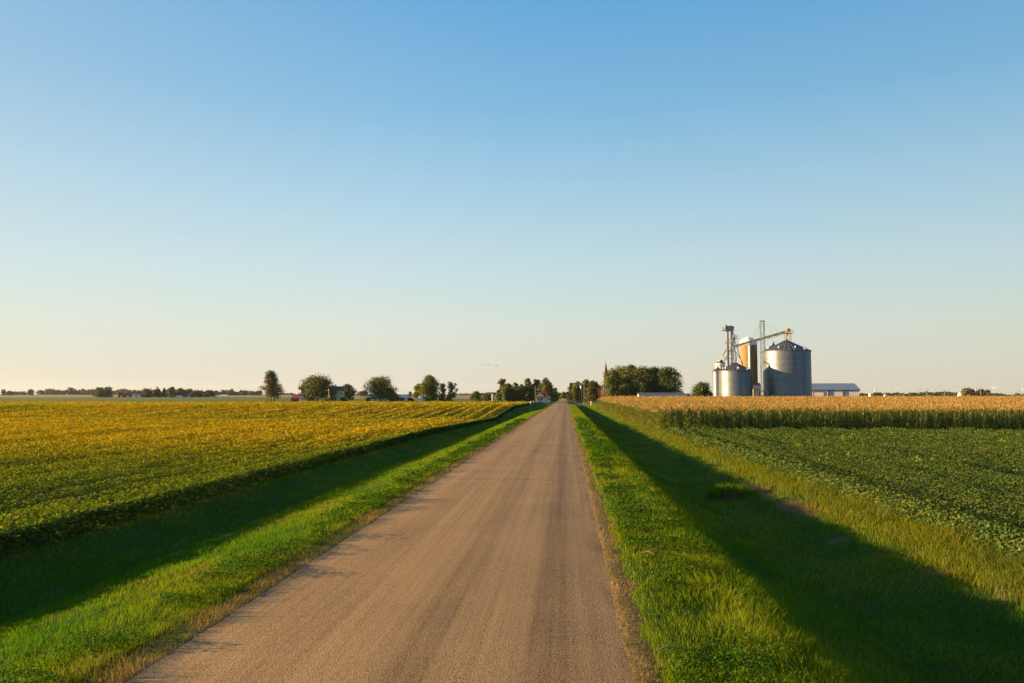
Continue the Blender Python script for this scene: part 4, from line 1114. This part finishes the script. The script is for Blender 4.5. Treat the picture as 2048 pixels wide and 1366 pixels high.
# grove left of the road
G3 = 'grove trees left of the road by the white house'
for (x0, x1, yt, Yq, kd, cc, dn, lab) in (
    (990, 1006, 779, 470, 'dense', (TD, TG), 1.2, 'low dark tree at the left end of the left grove'),
    (995, 1014, 757.5, 480, 'sparse', (TY, TO), .5, 'thin yellowish tree with bare top at the left end of the grove'),
    (1003, 1030, 766, 462, 'dense', (TG, TY), 1.2, 'broad mid-green tree in the left part of the grove'),
    (1022, 1042, 764, 470, 'tall', (TG, TY), 1.0, 'loose-topped tree left of the grove centre'),
    (1034, 1052, 767, 458, 'dense', (TD, TD), 1.3, 'darkest narrow tree at the centre of the left grove'),
    (1043, 1068, 755, 472, 'round', (TG, TY), 1.2, 'tall pale-crowned tree behind the dark tree of the grove'),
    (1062, 1082, 757, 480, 'round', (TD, TG), 1.2, 'tall dark tree behind the lamp pole'),
    (1077, 1104, 755, 470, 'round', (np.array([.12, .13, .035]), TG), 1.2, 'tall light-topped tree behind the white house'),
    (1084, 1110, 766, 462, 'dense', (TD, TG), 1.3, 'dark broad tree right behind the white house'),
    (1102, 1118, 775, 560, 'round', (TD, TG), 1.2, 'smaller dark tree between the white house and the road end'),
    (1084, 1102, 774, 414, 'roof', (TR, TO), 1.0, 'red-brown tree leaning over the roof of the white house'),
    (1008, 1034, 776, 455, 'dense', (TD, TG), 1.2, 'lower dark tree filling the left part of the grove'),
    (1036, 1074, 772, 455, 'dense', (TD, TG), 1.3, 'broad lower dark tree between grove centre and lamp pole'),
    (1050, 1063, 783, 448, 'round', (TR, TO), .9, 'red-brown bush in front of the left grove')):
    tree(x0, x1, yt, Yq, lab, 'round' if kd == 'roof' else kd, cc, {'sparse': .45, 'roof': .42}.get(kd, .05), group=G3, dens=dn)
# trees closing the end of the road
G4 = 'trees at the far end of the road'
for (x0, x1, yt, Yq, lab) in ((1112, 1127, 785, 1000, 'left hazy tree closing the end of the road'), (1120, 1134, 784, 950, 'middle hazy tree closing the end of the road'), (1129, 1141, 783, 1050, 'right hazy tree closing the end of the road')):
    tree(x0, x1, yt, Yq, lab, 'dense', (TB, TG), .02, group=G4, dens=1.5)
# right of the road
G5 = 'trees in front of the church grove right of the road'
for (x0, x1, yt, Yq, kd, cc, dn, lab) in (
    (1134, 1154, 764, 520, 'dense', (TD, TG), 1.3, 'first dark tree right of the road end'),
    (1144, 1168, 760.5, 500, 'dense', (TG, TY), 1.3, 'green tree behind the utility poles'),
    (1160, 1186, 758.5, 510, 'dense', (TD, TG), 1.3, 'dark tree behind the nearest utility pole'),
    (1146, 1182, 772, 470, 'dense', (TD, TG), 1.2, 'broad low dark tree behind the row of utility poles'),
    (1174, 1201, 760, 460, 'dense', (TO, TG), 1.2, 'orange-tinged tree right of the utility poles')):
    tree(x0, x1, yt, Yq, lab, kd, cc, .04, group=G5, dens=dn)
tree(1171, 1197, 774, 345, 'young dark tree on a short trunk above the yellow marker', 'round', (TD, TO), .16, dens=1.1)
G6 = 'big grove trees beside the church'
for (x0, x1, yt, Yq, kd, cc, dn, z0, lab) in (
    (1203, 1246, 738, 440, 'round', (TD, TY), .8, .1, 'airy tree just right of the steeple'),
    (1218, 1262, 732, 455, 'spread', (TD, TY), 1.0, .1, 'airy tree second from the steeple'),
    (1240, 1288, 728, 448, 'round', (TD, TY), 1.1, .08, 'tallest airy tree in the middle of the big grove'),
    (1264, 1310, 732, 440, 'round', (TD, TY), 1.1, .06, 'dense tree between the airy and the dark trees of the grove'),
    (1284, 1334, 732.5, 446, 'dense', (TD, TG), 1.3, .04, 'light-topped tree left of the darkest tree in the grove'),
    (1310, 1364, 733, 436, 'dense', (TD, TD), 1.6, .02, 'broad darkest tree at the right end of the big grove')):
    tree(x0, x1, yt, Yq, lab, kd, cc, z0, group=G6, dens=dn, nb=int((x1 - x0) * 1.1))
for (x0, x1, yt, Yq, lab) in ((1215, 1240, 772, 430, 'undergrowth tree below the airy trees near the steeple'), (1236, 1270, 768, 432, 'undergrowth tree below the middle of the big grove'), (1268, 1300, 765, 432, 'undergrowth tree left of the darkest grove tree')):
    tree(x0, x1, yt, Yq, lab, 'dense', (TD, TG), .02, group=G6)
tree(1383, 1425, 765, 330, 'rounded dark tree standing alone left of the grain bins', 'round', (TD, TG), .06, dens=1.3)
# far right
tree(1923.5, 1950, 776.8, 1140, 'round dark tree beside the white barn on the right', 'dense', (TD, TO), .02, dens=1.4)
tree(1953, 1970, 777.5, 1160, 'dark tree next to a cross-arm pole on the far right', 'round', (TD, TO), .05, dens=1.2)
tree(1969, 1982, 779, 1170, 'thin pale tree at the right of the far pole', 'sparse', (TY, TO), .2, dens=.5)
tree(1908, 1917, 786.5, 1180, 'low bush left of the white barn', 'dense', (TG, TY), .02, name='shrub', cat='shrub')
# far left
G7 = 'far trees left of the road'
for (x0, x1, yt, Yq, kd, cc, lab) in (
    (187, 208, 774, 1280, 'dense', (TG, TY), 'left half of the far twin-crowned tree pair'),
    (203, 224, 773.8, 1290, 'dense', (TG, TY), 'right half of the far twin-crowned tree pair'),
    (280, 309, 778, 1310, 'round', (TD, TO), 'far dark tree right of the pale low house'),
    (310.5, 317.5, 771.5, 1330, 'cone', (TD, TD), 'far pointed conifer above the dark trees'),
    (306, 323, 778, 1300, 'round', (TD, TG), 'far tree under the pointed conifer'),
    (320, 337, 775, 1310, 'cone', (TD, TO), 'far cone-shaped tree right of the conifer'),
    (333, 352, 773.5, 1290, 'round', (TD, TG), 'far tall dark tree above the white low shed'),
    (349, 373, 777, 1320, 'dense', (TD, TG), 'far dark tree left of the small red barn'),
    (366, 388, 778, 1350, 'round', (TD, TG), 'far dark tree behind the small red barn'),
    (383, 407, 780.5, 1310, 'dense', (TD, TO), 'far low dark tree left of the far thin pole'),
    (406, 429, 780.5, 1310, 'dense', (TD, TD), 'far dark tree at the right end of its cluster'),
    (1.5, 11.5, 777.5, 2300, 'round', (TB, TG), 'far tree beside the tiny white silo'),
    (53, 67, 778.5, 2300, 'round', (TB, TG), 'lone far tree near the left edge'),
    (12.5, 26, 782, 2300, 'round', (TB, TG), 'low far tree right of the tiny white silo')):
    tree(x0, x1, yt, Yq, lab, kd, cc, .02, group=G7, dens=1.5)
# woods that read as one mass
def wood(name, label, segs, c=(TB, TG)):
    cl = Cloud()
    for (x0, x1, yt, Yq) in segs:
        px = x0
        while px < x1:
            w = random.uniform(9, 17); yv = yt + random.uniform(-1.6, 2.4); Yv = Yq * random.uniform(.98, 1.04)
            b = px_base(px, Yv); h = max(2.5, z_at(yv, Yv) - b.z); wm = w * Yv / F
            bl = [(b.x + q[0], b.y + q[1], b.z + q[2], q[3], q[4], q[5]) for q in make_crown(wm, h, 0, 'dense', 8)]
            n = int(np.clip(w * h * F / Yv * 1.6, 60, 600)); blob_leaves(cl, bl, n, np.full(n, 2.6 * Yv / F), c[0], c[1], .3)
            px += w * .5
    tag(cl.build(name, M['tree']), label, 'woodland', kind='stuff')
wood('far_left_wood', 'long far-off wood along the left horizon', [(30, 52, 784, 2500), (80, 190, 778.5, 2700), (100, 112, 776, 2650), (140, 148, 775.5, 2650), (224, 300, 780, 2600), (240, 262, 777.5, 2600), (425, 520, 781, 2300), (452, 470, 778, 2250), (553, 600, 786.5, 2600), (700, 740, 788, 2600), (722, 730, 781, 1900), (905, 960, 787, 2700), (960, 1000, 785, 2500)])
wood('far_right_wood', 'long far-off wood along the right horizon', [(1360, 1385, 788, 1800), (1716, 1800, 786, 2000), (1752, 1766, 783.5, 2000), (1800, 1915, 785.5, 1900), (1850, 1900, 784, 1950), (1975, 2075, 788, 2300)])

# bare brown bush by the church, dark bush in the corn
bz = px_base(1207, 330); t = thing('bare_shrub', bz, 'bare brown shrub with pale twigs at the left edge of the grove', 'shrub')
m = MB(); k_ = 330 / F
for q in range(46):
    a = random.uniform(0, 6.28); rr_ = random.uniform(1, 11) * k_; z1 = random.uniform(.45, 1) * (z_at(777, 330) - bz.z)
    p0 = Vector((random.uniform(-.3, .3), random.uniform(-.3, .3), 0)); p2 = Vector((rr_ * math.cos(a), rr_ * math.sin(a), z1)); p1 = p0.lerp(p2, .5) + Vector((-rr_ * .2 * math.cos(a), -rr_ * .2 * math.sin(a), .4))
    m.tube(p0, p1, .07, .05, 5); m.tube(p1, p2, .05, .02, 4)
    for s in range(3):
        p3 = p2 + Vector((random.uniform(-.7, .7), random.uniform(-.7, .7), random.uniform(.1, .9))); m.tube(p1.lerp(p2, .7), p3, .03, .012, 4)
m.build('branches', M['dead'], t)
tree(1214.5, 1234, 803, 196, 'round dark bush set into the edge of the corn', 'dense', (TD, TD), .0, name='bush', cat='bush', dens=1.4)

# ------------------------------------------------------------------ poles, posts, markers
def utility_pole(px, ytop, Y, label, arm=True, transformer=False, lamp=False, X=None, group='utility poles along the road', r=.15):
    b = px_base(px, Y); h = z_at(ytop, Y) - b.z
    t = thing('utility_pole', b, label, 'utility pole', group)
    m = MB(); m.tube((0, 0, -.3), (0, 0, h), r * max(1, Y / 420), r * .7 * max(1, Y / 420), 8); m.build('post', M['pole'], t, smooth=True)
    if arm:
        m = MB(); m.box(-1.2, 1.2, -.22, -.1, h - .55, h - .4); m.build('crossarm', M['pole'], t)
        for q in (-1.05, -.4, .4, 1.05):
            m = MB(); m.tube((q, -.16, h - .4), (q, -.16, h - .18), .06, n=6); m.build('insulator', M['white'], t)
    if transformer:
        m = MB(); m.tube((-.5, 0, h - 3.0), (-.5, 0, h - 1.7), .34, n=12); m.tube((-.5, 0, h - 1.7), (-.5, 0, h - 1.55), .3, .1, n=12); m.build('transformer', M['white_rib'], t)
    if lamp:
        m = MB(); m.tube((0, 0, h - .3), (1.7, 0, h + .2), .07, n=6); m.build('lamp_arm', M['steel'], t)
        m = MB(); m.tube((1.55, 0, h + .18), (2.3, 0, h + .22), .17, .12, n=8); m.build('lamp_head', M['white'], t)
    return t
utility_pole(1168.3, 761, 352, 'nearest utility pole right of the road, with cross-arm', True)
utility_pole(1163.8, 765, 405, 'second utility pole right of the road, carrying a white transformer', True, True)
utility_pole(1159.6, 768, 462, 'third utility pole right of the road, behind the transformer pole', True)
utility_pole(1156, 776, 560, 'fourth and smallest utility pole in the row right of the road', True)
utility_pole(1070.8, 771.5, 405, 'wooden pole with a lamp arm before the white house', False, False, True)
utility_pole(1110, 780, 600, 'slim pole left of the road beyond the white house', True)
utility_pole(1115.5, 788, 800, 'smallest pole left of the road near its far end', False)
utility_pole(1000, 781, 470, 'thin pole in front of the left end of the grove', False, r=.1)
utility_pole(908, 783, 470, 'thin pole right of the thin airy trees', False, r=.1)
G8 = 'utility poles along the right horizon'
utility_pole(1853.3, 776.5, 1000, 'cross-shaped pole before the right-hand wood', True, group=G8)
utility_pole(1889.5, 782, 1050, 'pole with cross-arm left of the white barn', True, group=G8)
utility_pole(1962, 775, 1060, 'pole standing in front of the far right dark tree', True, group=G8)
utility_pole(407.3, 787, 1250, 'far thin pole among the far-left trees', False, r=.16)

def post(px, y0, y1, Y, name, label, mat, w=.1, cap=None, cat='post', flat=False, group=None):
    b = px_base(px, Y); h = z_at(y0, Y) - b.z; t = thing(name, b, label, cat, group)
    m = MB(); m.tube((0, 0, -.2), (0, 0, h), w, w * .95, 10); m.tube((0, 0, h), (0, 0, h + .08), w * .95, w * .3, 10); m.build('post', mat, t, smooth=False)
    if cap:
        m = MB(); m.tube((0, 0, h * .62), (0, 0, h * .95), w * 1.15, n=10); m.build('band', cap, t)
    return t
post(1061.3, 803, 811, 300, 'marker_post', 'taller of two white posts at the corner of the yellow field', M['white'], .17, M['white_rib'])
post(1066.4, 803.5, 808, 330, 'marker_post', 'shorter of two white posts at the corner of the yellow field', M['white'], .14, M['white_rib'])
post(1182.2, 803, 814.5, 300, 'pipeline_marker', 'yellow pipeline marker post under the young dark tree', M['yellow'], .17, M['white'], 'marker')
post(1214.7, 812, 822, 205, 'marker_post', 'pale stubby post in front of the bush at the corn edge', M['stone'], .17, M['white'])
post(984.6, 788, 799, 480, 'white_post', 'thick white post left of the grove beside a dark bush', M['white'], .26, M['white_rib'])
post(49.5, 800, 807.5, 360, 'fence_post', 'dark fence post standing alone at the left field edge', M['pole'], .14, M['dsteel'])
# mailbox left of the road
b = Vector((RL - .9, 290, hz(RL - .9, 290))); t = thing('mailbox', b, 'dark mailbox on a post beside the left road edge', 'mailbox')
m = MB(); m.box(-.06, .06, -.06, .06, -.2, 1.05); m.build('post', M['pole'], t)
m = MB()
vs = []; 
for yy_ in (-.35, .35):
    vs += [(-.16, yy_, 1.05), (.16, yy_, 1.05)] + [(.16 * math.cos(a), yy_, 1.25 + .16 * math.sin(a)) for a in np.linspace(0, math.pi, 8)]
m.add(vs, [tuple(range(10)), tuple(range(19, 9, -1))] + [(q, (q + 1) % 10, 10 + (q + 1) % 10, 10 + q) for q in range(10)]); m.build('box', M['dsteel'], t)
m = MB(); m.box(.17, .2, -.2, -.1, 1.15, 1.5); m.build('flag', M['red'], t)
# gravel farm drives crossing the right verge
def drive(x0, x1, y0, y1, label):
    n = 14; vs, fs = [], []
    for q in range(n + 1):
        x = x0 + (x1 - x0) * q / n; e = .5 * (q / n) ** 2
        for yy_ in (y0 - .4 * math.sin(q), y1 + .4 * math.sin(q * 1.7)): vs.append((x, yy_, max(hz(x, yy_), -.22) + .06))
    fs = [(2 * q, 2 * q + 2, 2 * q + 3, 2 * q + 1) for q in range(n)]
    m = MB(); m.add(vs, fs); o = m.build('farm_drive', M['gravel']); tag(o, label, 'driveway', kind='structure')
drive(RR + .25, 9, 319, 324, 'nearer pale gravel drive crossing the right verge by the poles')
drive(RR + .25, 9, 386, 393, 'farther pale gravel drive crossing the right verge by the poles')

# ------------------------------------------------------------------ wind turbines
def turbine_proto():
    t = thing('wind_turbine', (0, 0, 0), 'x', 'wind turbine', 'wind turbines on the right horizon')
    m = MB(); m.tube((0, 0, -5), (0, 0, 80), 2.6, 1.7, 14); m.build('tower', M['turbine'], t, smooth=True)
    m = MB(); m.box(-1.9, 1.9, -3, 6.5, 79.5, 83); m.build('nacelle', M['turbine'], t)
    m = MB(); m.lathe([(.05, 2.2), (1.0, 1.6), (1.6, .2), (1.6, -.8)], 14); hub = m.build('rotor', M['turbine'], t, smooth=True)
    hub.location = (0, -4, 81.2); hub.rotation_euler = (R(90), 0, 0)
    for q in range(3):
        a = R(90 + 120 * q); m = MB(); d = Vector((math.cos(a), math.sin(a), 0)); s = Vector((-math.sin(a), math.cos(a), 0))
        vs = [];
        for (r_, w_) in ((1.2, 1.0), (6, 2.1), (20, 1.7), (34, 1.2), (42, .5)):
            for e in (-.45, .55):
                for th in (-.25, .25): vs.append(d * r_ + s * (w_ * e * 2) + Vector((0, 0, th)))
        fs = []
        for k in range(4):
            o = 4 * k; fs += [(o, o + 4, o + 5, o + 1), (o + 2, o + 3, o + 7, o + 6), (o, o + 2, o + 6, o + 4), (o + 1, o + 5, o + 7, o + 3)]
        m.add(vs, fs + [(16, 18, 19, 17)]); m.build('blade', M['turbine'], hub)
    return t
proto = turbine_proto()
for q, (px, yh, rot, yaw, lab) in enumerate((
    (1749, 777.2, 10, 20, 'wind turbine nearest the machine shed, above the left end of the wood'),
    (1795.6, 777.5, 50, -15, 'second wind turbine to the right of the machine shed'),
    (1838, 779.8, 85, 25, 'lowest-standing wind turbine left of the cross-shaped pole'),
    (1864.2, 776.4, 0, 5, 'tall wind turbine with a blade straight up, right of the cross-shaped pole'),
    (1889.3, 779.5, 95, 30, 'wind turbine directly above a pole left of the white barn'),
    (1950.4, 776.3, 3, 5, 'wind turbine rising between the round and the dark far-right trees'),
    (1987.3, 776.5, 60, -20, 'wind turbine just right of the thin pale far tree'),
    (2033, 782.5, 30, 0, 'smallest wind turbine low over the right edge of the wood'),
    (2045, 776.3, 2, 10, 'wind turbine at the right edge with an upright blade'))):
    t = proto if q == 0 else copy_tree(proto)
    Yq = 8200.0; p = at(px, yh, Yq); t['label'] = lab
    t.location = (p.x, Yq, p.z - 81.2 + (0 if yh < 782 else 0)); t.rotation_euler = (0, 0, R(yaw))
    rt_ = [c for c in t.children if c.name.startswith('rotor')][0]; rt_.rotation_euler = (R(90), 0, 0)
    rt_.rotation_euler = (Matrix.Rotation(R(90), 3, 'X') @ Matrix.Rotation(R(rot), 3, 'Z')).to_euler()

# ------------------------------------------------------------------ mound of earth and roots in the right ditch
mp = Vector((7.1, 35.5, hz(7.1, 35.5)))
t = thing('earth_mound', mp, 'dark grassy clod of earth in the shaded right ditch', 'mound')
vs, fs = [], []; nu, nv_ = 22, 9
for v in range(nv_):
    for u in range(nu):
        a = 2 * math.pi * u / nu; f = v / (nv_ - 1); r_ = (1 - f) * (1 + .25 * math.sin(3 * a + 1) + .15 * math.sin(7 * a))
        vs.append((1.05 * r_ * math.cos(a), .7 * r_ * math.sin(a), -.1 + .55 * math.sqrt(f) * (.75 + .35 * math.sin(2 * a + 2.5) * (1 - f)) + random.uniform(-.04, .04)))
for v in range(nv_ - 1):
    for u in range(nu): fs.append((v * nu + u, v * nu + (u + 1) % nu, (v + 1) * nu + (u + 1) % nu, (v + 1) * nu + u))
m = MB(); m.add(vs, fs); m.build('soil', M['dirt'], t, smooth=True)
cl = Cloud(); n = 1500; a = RNG.random(n) * 6.28; rr_ = np.sqrt(RNG.random(n)); xx = 1.05 * rr_ * np.cos(a); yy_ = .7 * rr_ * np.sin(a)
k = (np.abs(xx) > .3) | (yy_ > .0) | (RNG.random(n) < .35); xx, yy_ = xx[k], yy_[k]; n = len(xx)
cl.add(blades(xx, yy_, .45 * (1 - np.hypot(xx / 1.05, yy_ / .7)).clip(0, 1) ** .5, .18 + .25 * RNG.random(n), np.full(n, .014), RNG.random(n) * 6.28, .3 + .6 * RNG.random(n), jitter(mix(GREEN, WEED, RNG.random(n) * .6), n)))
cl.build('grass_tuft', M['grass'], t)

# ------------------------------------------------------------------ small clouds low in the sky
cm = bpy.data.materials.new('thin_cloud'); n_, l_ = nodes_of(cm)
o_ = n_.new('ShaderNodeOutputMaterial'); v_ = n_.new('ShaderNodeVolumePrincipled'); v_.inputs['Density'].default_value = .0012; v_.inputs['Color'].default_value = (.16, .20, .32, 1); v_.inputs['Anisotropy'].default_value = .0
l_.new(v_.outputs[0], o_.inputs['Volume'])
YCL = 24000.0
for (px, py, wd, hg, lab) in ((972, 730, 27, 5, 'largest of the faint cloud wisps above the left grove'), (992, 731.5, 16, 4.5, 'right-hand faint cloud wisp touching the largest one'), (932, 733.5, 8, 2.2, 'small faint cloud wisp left of the larger ones'), (1016, 731, 7, 1.6, 'smallest faint cloud wisp right of the larger ones')):
    p = at(px, py, YCL); k_ = YCL / F; m = MB()
    for q in range(7):
        u = random.uniform(-1, 1); r_ = (1 - .6 * abs(u)) * hg * .5 * k_ * random.uniform(.6, 1.1)
        prof = [(max(.5, r_ * 2.6 * math.sin(a)), -r_ * .85 * math.cos(a)) for a in np.linspace(0, math.pi, 9)]
        m.lathe(prof, 16, (u * wd * .42 * k_, random.uniform(-250, 250), random.uniform(-.2, .3) * hg * k_))
    o = m.build('cloud', cm); o.location = p; tag(o, lab, 'cloud', 'faint clouds near the horizon')

# ------------------------------------------------------------------ evening haze
hm = bpy.data.materials.new('evening_haze'); n_, l_ = nodes_of(hm)
o_ = n_.new('ShaderNodeOutputMaterial'); v_ = n_.new('ShaderNodeVolumePrincipled')
v_.inputs['Density'].default_value = .000018; v_.inputs['Color'].default_value = (.80, .88, 1, 1); v_.inputs['Anisotropy'].default_value = .25
l_.new(v_.outputs[0], o_.inputs['Volume'])
m = MB(); m.box(-8800, 8800, -28, 9400, -9, 132); o = m.build('haze', hm); tag(o, 'thin pale evening haze over the far fields', 'haze', kind='stuff')

# ------------------------------------------------------------------ dry stalks lying in the right verge
for (x0, y0, L_, a_, lab) in ((1.36, 11.1, .42, .35, 'pale dry stalk lying in the right verge nearest the camera'), (1.22, 14.6, .30, .9, 'short dry stalk lying on the brown strip right of the road'), (1.75, 17.8, .34, -.4, 'pale dry stalk lying among green clover right of the road')):
    zz = hz(x0, y0); o = thing('dry_stalk', Vector((x0, y0, zz)), lab, 'dry stalk', 'dry stalks on the right verge')
    m = MB(); d = Vector((math.cos(a_), math.sin(a_), 0)); n_ = Vector((-d.y, d.x, 0)); p = [-d * L_ / 2 + Vector((0, 0, .07)), n_ * .03 + Vector((0, 0, .12)), d * L_ / 2 + Vector((0, 0, .08))]
    m.tube(p[0], p[1], .012, .010, 6); m.tube(p[1], p[2], .010, .006, 6); m.tube(p[1], p[1] + d * .1 + n_ * .09 + Vector((0, 0, .05)), .006, .003, 5)
    m.build('stem', M['dead'], o)
